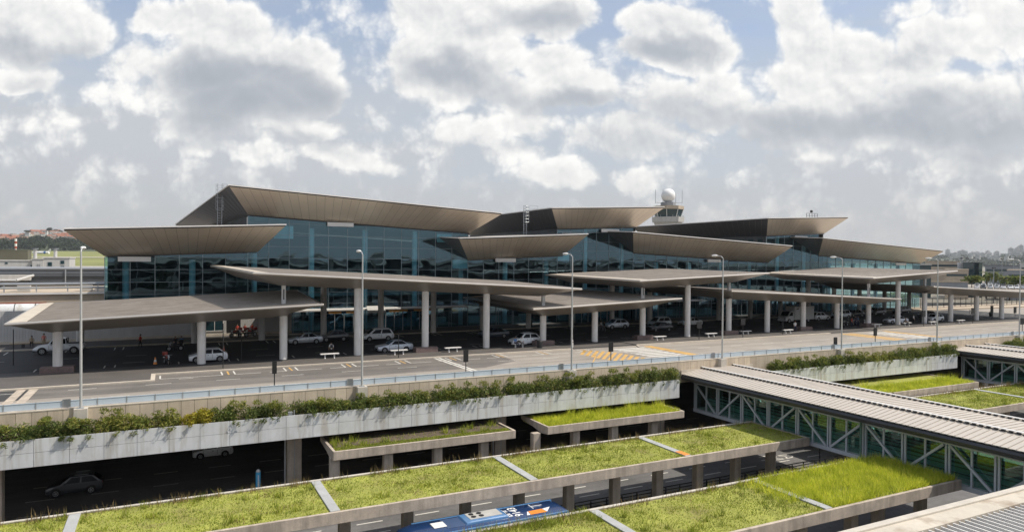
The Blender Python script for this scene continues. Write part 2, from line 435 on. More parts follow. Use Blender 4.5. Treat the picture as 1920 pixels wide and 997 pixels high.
for x0 in (92.5, 94.2, 102.6):
    strip(y_, x0, 71.0, x0, 59.5, 1.1)
strip(y_, 38.5, 58.5, 44.2, 66, .14)
struct('road_marking', w, 'white_line', fixn=False); struct('yellow_marking', y_, 'yellow_line', fixn=False)
# inner road markings in the shade
w = MB()
for k in range(30):
    strip(w, -30+6.5*k, 81.4, -28+6.5*k, 81.4, .12); strip(w, -30+6.5*k, 87.0, -28+6.5*k, 87.0, .12)
    xb = -17+5.75*k; strip(w, xb, 77.9, xb, 80, .12); strip(w, xb+.9, 77.9, xb+.9, 80, .12); strip(w, xb, 93, xb, 95.6, .12); strip(w, xb+.9, 93, xb+.9, 95.6, .12)
struct('inner_road_marking', w, 'white_line', fixn=False)
# arrivals road markings
w = MB(); zz = ZL+.006
for yy in (46.0, 52.6, 56.4): strip(w, -60, yy, 200, yy, .15)
for k in range(60):
    for yy in (48.9, 51.0, 63.5, 67.2, 71): strip(w, -70+4.6*k, yy, -68+4.6*k, yy, .15)
for xc in (gz(1462, 853, ZL).x, gz(1755, 955, ZL).x):                           # lane ovals
    n = 20
    for i in range(n):
        t0, t1 = 2*PI*i/n, 2*PI*(i+1)/n
        strip(w, xc+1.1*math.cos(t0), 50.0+.55*math.sin(t0), xc+1.1*math.cos(t1), 50+.55*math.sin(t1), .16)
    strip(w, xc-2.3, 50, xc-1.1, 50, .16)
struct('arrivals_road_marking', w, 'white_line', fixn=False)

# ================================================================== PARAPET, RAILING, FASCIA, PIERS
par = thing('parapet_wall', (-6, 56.85, 0), 'long beige concrete parapet of upright slabs with pale railing along the raised road', 'parapet')
a = MB(); x = -30.0
while x < 142:
    wd = .905 if rng.random() > .08 else .55
    a.box(x+.012, x+wd-.012, 56.70, 56.86, -1.9, .30); x += wd
a.build('wall_slab', 'panel_beige', par)
MB().box(-30, 142, 56.78, 57.0, -1.9, .28).build('core', 'soil', par)
MB().box(-30, 142, 56.68, 57.02, .30, .37).build('coping', 'kerbstone', par)
a = MB(); x = -30.0
while x < 142:
    a.box(x+.03, x+1.80, 56.93, 56.96, .42, .84); MB().box(x-.025, x+.025, 56.90, 56.99, .37, .88).build('railing_post', 'steel_grey', par); x += 1.83
a.build('railing_panel', 'rail_blue', par)
MB().box(-30, 142, 56.91, 56.98, .84, .88).build('top_rail', 'rail_blue', par)

def fascia(x0, x1, label, clip=None):
    t = thing('fascia_beam', (x0, 55.2, -3.1), label, 'fascia')
    a = MB(); x = x0
    while x < x1-.05:
        xe = min(x+2.03, x1)
        a.box(x+.012, xe-.012, 55.20, 55.26, -2.14, -1.25); a.box(x+.012, xe-.012, 55.20, 55.26, -3.1, -2.16); x += 2.03
    a.build('cladding', 'cladding_white', t)
    MB().box(x0, x1, 55.27, 55.34, -3.1, -1.27).build('backing', 'wall_grey', t)
    MB().box(x0, x1, 55.345, 56.68, -1.95, -1.7).build('trough', 'soil', t)
    MB().box(x0, x1, 55.345, 58.5, -3.1, -2.6).build('soffit', 'concrete', t)
    return t
fascia(-20.1, 47.3, 'long pale metal fascia below the bushes left of the footbridge')
fascia(60.0, 95.1, 'pale metal fascia below the bushes between the two footbridges')
fascia(108, 150, 'pale metal fascia beyond the far footbridge at the right edge')

def pier(x, y, sx, sy, ztop, label):
    t = thing('bridge_pier', (x, y, ZL), label, 'pier', 'concrete piers under the raised road')
    MB().box(x-sx/2, x+sx/2, y-sy/2, y+sy/2, ZL, ztop).build('shaft', 'concrete', t, bevel=.03)
    MB().tube((x-sx/2-.16, y-sy/2+.1, ZL), (x-sx/2-.16, y-sy/2+.1, ztop), .07, n=8).build('drain_pipe', 'steel_grey', t)
    MB().box(x-.03, x+.03, y-sy/2-.05, y-sy/2-.003, ZL, ztop).build('cable_duct', 'steel_grey', t)
for px, lab in ((-14, 'concrete pier at the left edge of the photo below the raised road'), (551, 'concrete pier with cable duct right of the blue post'), (936, 'concrete pier behind the right end of the nearer planter'), (1234, 'shaded concrete pier left of the footbridge, behind the second planter'),):
    p = gy(px, 870, 58.4); pier(p.x, 58.6, 1.15, 1.0, -2.6, lab)
pier(gy(1845, 722, 58.4).x, 58.6, 1.1, 1., -2.6, 'concrete pier seen under the far footbridge')
# columns in the shade far under the deck
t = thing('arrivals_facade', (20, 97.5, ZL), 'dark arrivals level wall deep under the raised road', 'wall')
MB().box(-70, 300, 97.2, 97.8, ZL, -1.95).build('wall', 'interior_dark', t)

# ================================================================== GRASS AND LEAF HELPERS
def blades(N, pts, hmin, hmax, wd, lean=.35):
    """single triangle blades rooted at pts (N,3)"""
    ang = rng.uniform(0, 2*PI, N); h = rng.uniform(hmin, hmax, N); ln = rng.normal(0, lean, (N, 2))*h[:, None]
    dx, dy = np.cos(ang)*wd/2, np.sin(ang)*wd/2
    V = np.zeros((N, 3, 3)); V[:, 0] = pts; V[:, 1] = pts
    V[:, 0, 0] -= dx; V[:, 0, 1] -= dy; V[:, 1, 0] += dx; V[:, 1, 1] += dy
    V[:, 2] = pts; V[:, 2, 0] += ln[:, 0]; V[:, 2, 1] += ln[:, 1]; V[:, 2, 2] += h
    return V.reshape(-1, 3)
def turf_pts(x0, x1, y0, y1, z, n):
    p = np.zeros((n, 3)); p[:, 0] = rng.uniform(x0, x1, n); p[:, 1] = rng.uniform(y0, y1, n); p[:, 2] = z; return p
def tuft_pts(x0, x1, y0, y1, z, k, per, r):
    c = turf_pts(x0, x1, y0, y1, z, k); p = np.repeat(c, per, 0); p[:, :2] += rng.normal(0, r, (k*per, 2))
    p[:, 0] = np.clip(p[:, 0], x0, x1); p[:, 1] = np.clip(p[:, 1], y0, y1); return p
def leaves(centers, radii, per, size, asp=.45):
    """leaf quads spread through ellipsoids, denser to the outside"""
    C = np.repeat(np.asarray(centers), per, 0); Rr = np.repeat(np.asarray(radii), per, 0); N = len(C)
    d = rng.normal(0, 1, (N, 3)); d /= np.linalg.norm(d, axis=1)[:, None]; rr = rng.uniform(.35, 1.08, N)**.6
    P = C+d*Rr*rr[:, None]
    n1 = rng.normal(0, 1, (N, 3)); n1 /= np.linalg.norm(n1, axis=1)[:, None]
    n2 = np.cross(n1, rng.normal(0, 1, (N, 3))); n2 /= np.linalg.norm(n2, axis=1)[:, None]
    s = rng.uniform(.6, 1.3, N)*size
    A = n1*s[:, None]; B = n2*(s*asp)[:, None]
    V = np.stack([P-A, P-B, P+A, P+B], 1); return V.reshape(-1, 3)

# ================================================================== BUSHES IN THE TROUGH
def bush(x0, x1, label, m='leaf', h=1.0, dens=1., light=.25):
    t = thing('bush', ((x0+x1)/2, 56.0, -1.7), label, 'bush', 'bushes in the trough of the raised road')
    L = x1-x0; k = max(3, int(L*5.5)); h *= 1.2
    cs, rs = [], []
    for i in range(k):
        xx = rng.uniform(x0-.1, x1+.1); hh = h*rng.uniform(.66, 1.04)
        cs.append((xx, 55.9+rng.normal(0, .24), -1.5+hh*.5)); rs.append((rng.uniform(.4, .75), rng.uniform(.38, .58), hh*.55))
    V = leaves(cs, rs, int(170*dens), .135, .26)
    raw('foliage', V, 4, m, t)
    k2 = int(L*1.6)+1
    cs = [(rng.uniform(x0+.2, x1-.2), 55.7+rng.normal(0, .35), -1.3+h*rng.uniform(.4, 1.1)) for i in range(k2)]
    V = leaves(cs, [(.38, .32, .22)]*k2, int(70*light*4), .14, .24)
    raw('young_leaves', V, 4, 'leaf_light', t)
    # drooping sprigs that hang over the pale cladding
    k3 = int(L*2.2); pts = []
    for i in range(k3):
        x = rng.uniform(x0, x1); y = 55.3-rng.uniform(.05, .34); z = -1.3+rng.uniform(-.22, .25)
        pts.append((x, y, z))
    if k3: raw('drooping_foliage', leaves(pts, [(.18, .13, .18)]*k3, 18, .13, .24), 4, m, t)
    a = MB().tube((x0+.1, 56, -1.68), (x1-.1, 56, -1.68), .03, n=5)
    for i in range(int(L*2)+2):
        x = rng.uniform(x0+.2, x1-.2); y = 56+rng.normal(0, .2); a.tube((x, 56, -1.69), (x+rng.normal(0, .2), y+rng.normal(0, .15), -1.7+h*.7), .015, .008, 5)
    a.build('stems', 'bark', t)
    return t
bush(-20, -13, 'dark green bush in the trough beyond the left edge', h=1.05)
bush(-13, -7.6, 'broad dark green bush at the left end of the trough, under the first lamp', h=1.05)
bush(-7.6, -4.3, 'low yellowish green bush in the trough right of the first lamp bracket', 'leaf', .95, light=.45)
bush(-4.3, -1.9, 'tall straggly bush with dry brown stems in the left part of the trough', 'leaf_light', 1.15)
bush(-1.9, .75, 'light green bush just left of the round yellow bush', 'leaf_light', .95)
bush(1.35, 3.15, 'round yellow-orange bush standing alone against the beige slabs', 'leaf_yellow', 1.05, 1.5, 0)
bush(3.3, 8.2, 'green bush right of the round yellow bush, ending at a gap', h=1.05)
bush(9.3, 15.5, 'green bush beginning right of the gap, below the second lamp', h=1.0)
bush(15.5, 22, 'even green bush in the trough right of the second lamp', h=1.0)
bush(22, 29, 'dense green bush midway between the second and third lamps', h=1.05)
bush(29, 36.2, 'thick green bush ending under the third lamp', h=1.1)
bush(36.2, 47.2, 'long green bush reaching the footbridge from the third lamp', h=1.15)
bush(61, 70, 'green bush rising behind the footbridge roof', h=1.0)
bush(70, 77.2, 'dense green bush under the fifth lamp', h=1.05)
bush(78, 83, 'sparse bush with yellow flowers between two denser green bushes', 'leaf_light', .75)
bush(83, 95.6, 'tall green bush hanging over the end of the far fascia', h=1.2)
bush(108, 124, 'green bush beyond the far footbridge at the right edge', h=1.1)
t = thing('junction_box', (8.75, 55.8, -1.7), 'small grey junction box in the gap between two bushes', 'utility box')
MB().box(8.5, 8.85, 55.6, 55.85, -1.7, -1.05).build('housing', 'steel_grey', t, bevel=.02); MB().box(8.53, 8.82, 55.585, 55.597, -1.6, -1.15).build('door', 'wall_grey', t)
MB().tube((9.0, 55.75, -1.7), (9.0, 55.75, -.95), .05).build('conduit', 'steel_grey', t)

# ================================================================== PLANTED ROOFS BETWEEN THE LANES
def green_roof(x0, x1, y0, y1, zt, dividers, cols, ycol, label, lush=None, lit_rim='concrete'):
    t = thing('planted_roof', ((x0+x1)/2, (y0+y1)/2, ZL), label, 'green roof')
    MB().box(x0, x1, y0, y0+.22, zt-.72, zt).build('front_beam', 'concrete', t, bevel=.02)
    MB().box(x0, x1, y1-.24, y1, zt-.72, zt).build('rear_beam', 'concrete', t, bevel=.02)
    MB().box(x0, x1, y1-.25, y1+.01, zt+.001, zt+.05).build('rear_coping', 'concrete_light', t)
    MB().box(x1-.2, x1-.001, y0+.221, y1-.241, zt-.72, zt-.003).build('end_beam', 'concrete', t)
    MB().box(x0, x1-.201, y0+.222, y1-.242, zt-.6, zt-.06).build('soil_bed', 'turf', t)
    for d in dividers:
        MB().box(d-.3, d+.3, y0+.225, y1-.255, zt-.058, zt+.035).build('divider', 'divider_grey', t, bevel=.02)
    for x in cols:
        MB().box(x-.36, x+.36, ycol-.3, ycol+.3, ZL, zt-.6).build('column', 'concrete', t, bevel=.03)
    A = (x1-x0)*(y1-y0)
    def patch(p): return .5+.5*np.sin(p[:, 0]*.55+1.7*np.sin(p[:, 1]*.9+x0))*np.sin(p[:, 1]*1.25+1.3*np.sin(p[:, 0]*.37)+y0)
    def clear(p, rough=False):
        f = patch(p); p = p[rng.random(len(p)) < (f**1.6*1.15+.06 if rough else .30+.8*f)]
        k = np.ones(len(p), bool)
        for d in dividers: k &= abs(p[:, 0]-d) > .38
        return p[k]
    z = zt-.065
    parts = [blades(len(q), q, .05, .14, .05, .5) for q in [clear(turf_pts(x0+.1, x1-.25, y0+.23, y1-.25, z, int(A*120)))]]
    q = clear(tuft_pts(x0+.2, x1-.3, y0+.3, y1-.35, z, int(A*.75), 26, .17), True); parts.append(blades(len(q), q, .12, .32, .045, .45))
    q = clear(tuft_pts(x0+.3, x1-.4, y0+.4, y1-.4, z, int(A*.22), 36, .12), True); parts.append(blades(len(q), q, .3, .62, .04, .4))
    o = raw('grass', np.concatenate(parts), 3, 'blade', t); o['kind'] = 'stuff'
    q = clear(tuft_pts(x0+.3, x1-.4, y0+.4, y1-.4, z, int(A*.08), 30, .3)); P = [blades(len(q), q, .08, .2, .05, .6)]
    q = clear(tuft_pts(x0+.3, x1-.4, y1-.8, y1-.3, z, int((x1-x0)*3.2), 9, .22)); P.append(blades(len(q), q, .25, .85, .04, .25))
    o = raw('dry_grass', np.concatenate(P), 3, 'blade_dry', t); o['kind'] = 'stuff'
    if lush:
        lx0, lx1, hh = lush
        q = clear(turf_pts(lx0, lx1, y0+.25, y1-.28, z, int((lx1-lx0)*(y1-y0)*300))); q2 = turf_pts(lx0-2.4, lx0+.1, y0+2.0, y1-.3, z, 1900); q2 = q2[rng.random(len(q2)) < np.clip((q2[:, 0]-lx0+2.4)/2.4, .12, 1)]
        V = np.concatenate([blades(len(q), q, hh*.45, hh, .045, .42), blades(len(q2), q2, hh*.35, hh*.95, .045, .45)])
        o = raw('lush_grass', V, 3, 'blade_lush', t); o['kind'] = 'stuff'
    return t
zA = -4.3
yA0, yA1 = gz(1000, 901.5, zA).y, gz(640, 893.3, zA).y
dA = [gz(136, 961, zA).x, gz(586, 900, zA).x, gz(925, 855, zA).x, gz(1196, 819, zA).x]
tA = green_roof(-16, 50.1, yA0, yA1, zA, [d+.15 for d in dA]+[dA[0]-13.3], [10.4+4.28*k for k in range(-5, 10)], yA0+3.2, 'long planted concrete roof between the lower lanes, left of the near footbridge')
MB().box(dA[3]-.12, dA[3]+.42, yA0+.3, yA0+1.5, zA+.036, zA+.045).build('orange_cover', 'bus_orange', tA)
zB = -4.2
yB0, yB1 = gz(1590, 948, zB).y, gz(1280, 922, zB).y
dB = [gz(1524, 942, zB).x, gz(1141, 975, zB).x]
green_roof(2, 49.9, yB0, yB1, zB, [dB[0]+.1, dB[1]+.1, dB[1]-13], [48.9, 44.2, 41.4, 36.5, 32, 27, 22, 17], yB0+2.3, 'nearest planted concrete roof at the lower right with tall grass at one end', lush=(dB[0]+.5, 49.7, .62))
nb_ = [o for o in COL.objects if o.get('label', '').startswith('nearest planted concrete roof')][0]
q = turf_pts(8, dB[1]-.35, yB1-1.3, yB1-.02, zB-.05, 2600); q = q[rng.random(len(q)) < .25+.75*np.abs(np.sin(q[:, 0]*.9))]
o = raw('edge_grass', blades(len(q), q, .15, .5, .045, .5), 3, 'blade', nb_); o['kind'] = 'stuff'
zA2 = -4.3
green_roof(60.6, 104, gz(1830, 769, zA2).y, gz(1760, 737.5, zA2).y, zA2, [gz(1830, 734, zA2).x+1.5, gz(1830, 734, zA2).x+18], [63+6*k for k in range(7)], 45, 'planted concrete roof beyond the near footbridge at the right edge')

def planter(x0, x1, y0, y1, zt, cols, label, h=.32, dens=120, bare=0.):
    t = thing('planter', ((x0+x1)/2, y0, ZL), label, 'planter', 'concrete planters under the raised road')
    MB().box(x0, x1, y0, y0+.2, zt-.68, zt).build('front_wall', 'concrete', t, bevel=.02)
    MB().prism([(y0+.201, zt), (y1, zt), (y1, zt-.35), (y0+2.6, zt-.55), (y0+1.2, zt-.8), (y0+.201, zt-.68)], 'x', x0, x0+.2).build('end_wall', 'concrete', t)
    MB().prism([(y0+.201, zt), (y1, zt), (y1, zt-.35), (y0+2.6, zt-.55), (y0+1.2, zt-.8), (y0+.201, zt-.68)], 'x', x1-.2, x1).build('end_wall', 'concrete', t)
    MB().box(x0+.201, x1-.201, y0+.201, y1, zt-.6, zt-.12).build('soil', 'soil' if bare else 'turf', t)
    for x in cols: MB().box(x-.36, x+.36, y0+.5, y0+1.1, ZL, zt-.6).build('column', 'concrete', t, bevel=.03)
    A = (x1-x0)*3.4
    q = turf_pts(x0+.25, x1-.25, y0+.25, y0+3.6, zt-.12, int(A*dens*(1-bare*.7))); P = [blades(len(q), q, h*.3, h, .05, .4)]
    q = tuft_pts(x0+.4, x1-.4, y0+1.2, y0+3.2, zt-.12, int(A*.22), 60, .22); P.append(blades(len(q), q, h*.8, h*2.1+.25, .05, .35))
    if bare:
        q = turf_pts(x0+.25, x1-.25, y0+.25, y0+1.4, zt-.12, int(A*150)); P.append(blades(len(q), q, .05, .14, .05, .5))
    o = raw('grass', np.concatenate(P), 3, 'blade' if bare else 'blade_lush', t); o['kind'] = 'stuff'
    return t
zP = -3.65
p0, p1 = gz(625, 846.7, zP), gz(966.7, 806, zP)
planter(p0.x, p1.x, p0.y, 57.2, zP, [gy(x, 880, p0.y+.6).x for x in (628, 728, 821, 908)], 'concrete planter with sparse grass and bare soil, left of the other planters', .2, 45, 1.)
p0, p1 = gz(1027, 800, zP), gz(1281, 769, zP)
planter(p0.x, p1.x, p0.y, 57.2, zP, [gy(x, 830, p0.y+.6).x for x in (1006, 1080, 1152, 1226)], 'concrete planter full of tall bright grass left of the near footbridge', .5, 190)
p0, p1 = gz(1673, 736, zP), gz(1812, 712, zP)
planter(p0.x, p1.x, p0.y, 57.2, zP, [gy(x, 740, p0.y+.6).x for x in (1660, 1713, 1760)], 'concrete planter with bright grass below the fascia between the two footbridges', .5, 170)
planter(61.5, gz(1641, 729, zP).x, p0.y, 57.2, zP, [63, 69], 'concrete planter half hidden behind the near footbridge roof', .5, 170)

t = thing('barrier_post', (gy(484, 890, 57.2).x, 57.2, ZL), 'bright blue post with pale cap beside the shaded lower road', 'post')
zt = gy(484, 884, 57.2).z; X = t.location.x
MB().tube((X, 57.2, ZL), (X, 57.2, zt), .19, n=14).build('shaft', 'post_blue', t, smooth=True); MB().sph((X, 57.2, zt+.05), .17).build('cap', 'cladding_white', t, smooth=True)
MB().box(X-.05, X+.05, 57.0, 57.01, ZL, zt-.2).build('stripe', 'rail_blue', t)
# black guard rail along the lower road
t = thing('guard_rail', (36, 46.9, ZL), 'black guard rail along the lower road under the planted roof', 'guard rail')
a = MB(); b = MB()
each('rail_post', 'black', t, [(18+i*1.5, 18.08+i*1.5, 45.36, 45.44, ZL, ZL+.95) for i in range(60)])
each('rail', 'black', t, [(18, 108, 45.38, 45.42, ZL+z, ZL+z+.07) for z in (.45, .72, .98)])
t = thing('lane_pole', (gz(1522, 862, ZL).x, 46, ZL), 'thin black pole on the lower road left of the near footbridge', 'pole')
X = t.location.x; MB().tube((X, 47, ZL), (X, 47, -5.4), .06).build('pole', 'black', t); MB().box(X-.25, X+.25, 46.9, 47.1, ZL, ZL+.12).build('foot', 'concrete', t)

# ================================================================== FOOTBRIDGES
def footbridge(dx, label, yend=8.):
    t = thing('footbridge', (50.5+dx, 50, ZL), label, 'footbridge')
    X0, X1 = 50.5+dx, 57.2+dx; Y1 = 56.55
    zt0, zt1, zb0, zb1 = -2.1, -1.88, -5.05, -4.72
    nodes = [56.36-3.31*k for k in range(15)]
    for X, s in ((X0, -1), (X1, 1)):
        MB().box(X-.11, X+.11, yend, Y1, zt0, zt1).build('top_chord', 'truss_paint', t)
        MB().box(X-.14, X+.14, yend, Y1, zb0, zb1).build('bottom_chord', 'truss_paint', t)
        for k, y in enumerate(nodes):
            each('twin_post', 'truss_paint', t, [(X-.07, X+.07, y-.19, y-.05, zb1, zt0), (X-.07, X+.07, y+.05, y+.19, zb1, zt0)])
            if k+1 < len(nodes):
                ym = y-1.655; MB().box(X-.06, X+.06, ym-.07, ym+.07, zb1, zt0).build('post', 'truss_paint', t)
                ya, yb = (y-.22, nodes[k+1]+.22)
                za, zb = (zt0-.02, zb1+.06) if k % 2 == 0 else (zb1+.06, zt0-.02)
                xo = X-.12*1 if s < 0 else X+.12
                MB().bar((xo, ya, za), (xo, yb, zb), .15, .17).build('diagonal', 'truss_paint', t)
        xg = X-s*.22
        g = MB()
        for k in range(28):
            y0, y1 = 56.36-1.655*(k+1)+.03, 56.36-1.655*k-.03
            g.box(min(xg, xg-s*.02), max(xg, xg-s*.02), y0, y1, zb1+.02, zt0-.02)
        g.build('glazing', 'bridge_glass', t)
        each('handrail', 'black', t, [(min(xg-s*.3, xg-s*.36), max(xg-s*.3, xg-s*.36), yend, Y1, zb1+z, zb1+z+.05) for z in (1., .55)])
    MB().box(X0+.12, X1-.12, yend, Y1, zb0+.02, zb1-.01).build('floor', 'cladding_white', t)
    for x in (X0+1.7, X0+2.9, X0+3.9, X0+5.1):
        MB().box(x-.04, x+.04, yend, Y1, zb1-.009, zb1+.95).build('balustrade', 'balustrade_glass', t); MB().box(x-.07, x+.07, yend, Y1, zb1+.951, zb1+1.05).build('moving_handrail', 'black', t)
    MB().box(X0+.13, X1-.13, yend, Y1, -1.98, -1.92).build('ceiling', 'wall_white', t)
    each('ceiling_light', 'hall_light', t, [(X0+o, X0+o+.15, 55-2.7*k-1., 55-2.7*k+.2, -2.03, -1.985) for k in range(17) for o in (1.2, 4.6)])
    # roof: dark rounded fascia, ribbed tan sheets with two raised ridge caps
    XL, XR = 48.8+dx, 58.9+dx
    prof = lambda s, xo: [(xo, -1.05), (xo-s*.10, -1.12), (xo-s*.16, -1.28), (xo-s*.10, -1.5), (xo+s*.55, -1.72), (xo+s*1.6, -1.86), (xo+s*1.6, -1.05)]
    MB().prism(prof(1, XL), 'y', yend, Y1).build('roof_fascia', 'fascia_dark', t, smooth=True)
    MB().prism(prof(-1, XR), 'y', yend, Y1).build('roof_fascia', 'fascia_dark', t, smooth=True)
    R1, R2 = 51.6+dx, 56.1+dx
    a = MB()
    a.prism([(XL-.05, -1.04), (R1, -.62), (R2, -.62), (XR+.05, -1.04), (XR+.05, -.96), (R2, -.52), (R1, -.52), (XL-.05, -.96)], 'y', yend, Y1)
    ro = a.build('roof', 'roof_metal_pale', t)
    a = MB(); b = MB(); y = Y1-.3
    for xx in (R1, R2): b.box(xx-.08, xx-.0, yend, Y1-.1, -.53, -.50)
    b.box(XL-.085, XL-.055, yend, Y1-.1, -1.03, -1.015)
    while y > yend:
        a.bar((XL-.03, y, -.945), (R1-.16, y, -.53), .05, .05); a.bar((R1+.2, y, -.505), (R2-.16, y, -.505), .05, .05); a.bar((R2+.2, y, -.53), (XR+.03, y, -.945), .05, .05)
        for xx in (R1-.17, R2-.17): b.box(xx-.078, xx-.002, y+.07, y+.35, -.51, -.40)
        b.box(XL-.083, XL-.057, y+.05, y+.2, -1.02, -.97)
        y -= .48
    a.build('rib', 'rib_metal', ro); b.build('rib_closure', 'black', ro)
    for xx in (R1, R2): MB().prism([(xx-.14, -.40), (xx, -.37), (xx+.22, -.42), (xx+.22, -.39), (xx, -.33), (xx-.14, -.37)], 'y', yend, Y1+.02).build('ridge_cap', 'edge_white', ro)
    MB().box(XL-.1, XR+.1, Y1+.003, Y1+.1, -1.15, -.55).build('end_flashing', 'kerbstone', t)
    MB().tube((X0-.35, nodes[6]+.1, zb1), (X0-.35, nodes[6]+.1, zt1), .09).tube((X0-.35, nodes[6]+.1, zt1), (X0-.35, nodes[6]+.9, zt1+.5), .09).build('drain_pipe', 'pipe_green', t)
    return t
mat('roof_metal_pale', (.52, .47, .41), .5, metal=.1, var=.06, scale=.4, island=.02)
mat('balustrade_glass', (.22, .36, .32), .2, spec=.6)
mat('rib_metal', (.37, .33, .29), .6)
mat('pipe_green', (.10, .20, .16), .4)
footbridge(0, 'near glazed footbridge with white truss and ribbed tan roof crossing the lower right')
footbridge(47.9, 'far glazed footbridge with white truss at the right edge of the photo')

# ================================================================== STATION ROOF AT THE LOWER RIGHT
zS = -2.5
e0, e1 = gz(1600, 996, zS), gz(1920, 908, zS); yE = (e0.y+e1.y)/2; yS = gz(1800, 974, zS).y
t = thing('station_roof', (40, yE, ZL), 'pale stained concrete roof edge with dark slatted louvres at the lower right corner', 'roof')
MB().box(20, 70, yS, yE-.42, zS-.25, zS).build('slab', 'slab_stained', t)
MB().box(20, 70, yE-.42, yE, zS-.5, zS+.12).build('edge_beam', 'concrete_light', t, bevel=.04)
MB().box(20, 70, yE+.003, yE+.12, zS-.35, zS+.02).build('drip_edge', 'cladding_white', t)
a = MB(); b = MB()
x = 20.
while x < 60:
    a.hexa([(x, 10, zS-.3), (x+.03, 10, zS-.3), (x+.03, yS-.05, zS-.3), (x, yS-.05, zS-.3)], [(x-.04, 10, zS-.03), (x+.03, 10, zS-.03), (x+.03, yS-.05, zS-.03), (x-.04, yS-.05, zS-.03)]); x += .52
a.build('louvre_slats', 'edge_white', t)
MB().box(20, 60, 10, yS-.03, zS-.9, zS-.7).build('louvre_backing', 'steel_dark', t)
each('rafter', 'steel_dark', t, [(20+7*k, 20.3+7*k, 10, yS, zS-.69, zS-.32) for k in range(6)])
for x in (24, 34, 44): MB().box(x, x+.6, yE-2.8, yE-2.2, ZL, zS-.5).build('column', 'concrete', t)

# ================================================================== FORECOURT CANOPIES
def canopy(label, xl, xr, zl, zr, xlb, xrb, rise, cols, posts=(), rear=True, yf=73.5, yb=98., shift=0.):
    """tilted shallow dish of a canopy on round columns"""
    t = thing('canopy', ((xl+xr)/2, 85, 0), label, 'canopy')
    sx = (zr-zl)/(xr-xl)
    def zt(x, y): return zl+sx*(x-xl)+rise*(y-yf)
    T = [(xl, yf), (xr, yf), (xrb, yb), (xlb, yb)]
    D = 1.3
    B = [(xl+3.0, yf+2.7), (xr-4.6, yf+2.7), (xrb-4.6, yb-2.7), (xlb+3.0, yb-2.7)]
    top = [Vector((x, y, zt(x, y))) for x, y in T]
    a = MB(); a.hexa([p-Vector((0, 0, .09)) for p in top], top)
    roof = a.build('roof', 'roof_metal', t)
    # standing seams along the length
    a = MB(); n = 44
    for i in range(1, n):
        f = i/n; p = top[0].lerp(top[3], f); q = top[1].lerp(top[2], f)
        a.bar(p+Vector((.25, 0, .02)), q+Vector((-.25, 0, .02)), .05, .06)
    a.build('standing_seams', 'roof_seam', roof)
    a = MB()
    for (i, j), w in (((0, 3), 1.5),):
        p, q = top[i], top[j]; d = Vector((w, 0, sx*w))
        a.hexa([p+Vector((.15, .2, .05)), q+Vector((.15, -.2, .05)), q+d+Vector((0, -.2, .05)), p+d+Vector((0, .2, .05))], [p+Vector((.15, .2, .075)), q+Vector((.15, -.2, .075)), q+d+Vector((0, -.2, .075)), p+d+Vector((0, .2, .075))])
    a.build('end_flashing', 'kerbstone', roof)
    bot = [Vector((x, y, zt(x, y)-D)) for x, y in B]; lip = [p-Vector((0, 0, .10)) for p in top]
    a = MB()
    for i in range(4):
        j = (i+1) % 4; a.poly([lip[i], lip[j], bot[j], bot[i]])
    a.poly(bot[::-1])
    a.build('underside', 'canopy_under', t)
    a = MB()
    for i in range(4): a.tube(top[i]-Vector((0, 0, .07)), top[(i+1) % 4]-Vector((0, 0, .07)), .13, n=10)
    for p in top: a.sph(p-Vector((0, 0, .07)), .13, 10, 6)
    a.build('edge_roll', 'canopy_lip', t, smooth=True)
    for c in cols:
        r = .41
        for y in ((76.5, 95.2) if rear else (76.5,)):
            zc = zt(c, y)-D
            if y == 95.2 and not (xlb+2 < c < xrb-2): continue
            k = MB().tube((c, y, .11), (c, y, zc+.06), r, n=20).build('column', 'column_paint', t, smooth=True)
            f = MB()                                    # flared head that runs out to the front lip
            sg = -1 if y < 80 else 1
            f.hexa([(c-.40, y-.05, zc-.02), (c+.40, y-.05, zc-.02), (c+.55, y+sg*2.45, zt(c, y+sg*2.45)-.30), (c-.55, y+sg*2.45, zt(c, y+sg*2.45)-.30)],
                   [(c-.40, y+sg*.3, zc+.05), (c+.40, y+sg*.3, zc+.05), (c+.62, y+sg*2.5, zt(c, y+sg*2.5)-.13), (c-.62, y+sg*2.5, zt(c, y+sg*2.5)-.13)])
            f.build('flared_head', 'canopy_under', k)
            MB().tube((c, y, .115), (c, y, .16), .52, n=20).build('foot_plate', 'steel_dark', k)
    for c, z0 in posts:
        MB().box(c-.2, c+.2, 76.35, 76.65, z0, zt(c, 76.5)-D+.05).build('upper_post', 'column_paint', t)
        MB().box(c-.06, c+.06, 76.33, 76.345, z0+.5, z0+1.6).build('post_slot', 'steel_dark', t)
    return zt
V1 = gy(10, 607, 73.5); V2 = gy(605, 570, 73.5)
C1 = canopy('low wide canopy at the far left with a half shaded roof', V1.x, V2.x, V1.z, V2.z, V1.x-.9, V2.x+1.5, .013, (-9.1, 3.2, 11.2))
V1 = gy(475, 511, 73.5); V2 = gy(1090, 541, 73.5)
C2 = canopy('long high canopy sloping down to the right in front of the tallest glass hall', V1.x, V2.x, V1.z, V2.z, V1.x-2.6, V2.x+1.5, .012, (19.2, 27.2, 35.1), ((11.2, C1(11.2, 76.5)),))
V1 = gy(1000.4, 579, 73.5); V2 = gy(1278, 559, 73.5)
C3 = canopy('short low canopy tucked under its two higher neighbours near the photo centre', V1.x, V2.x, V1.z, V2.z, V1.x+1.0, V2.x+.5, .004, (43.1, 51.0, 58.9))
E2 = MB().box(42.9, 43.3, 76.35, 76.65, C3(43.1, 76.5), C2(43.1, 76.5)-.9)
e_ = [o for o in COL.objects if o.get('label', '').startswith('long high canopy')][0]; E2.build('upper_post', 'column_paint', e_)
V1 = gy(1200, 526, 73.5); V2 = gy(1442, 511.5, 73.5)
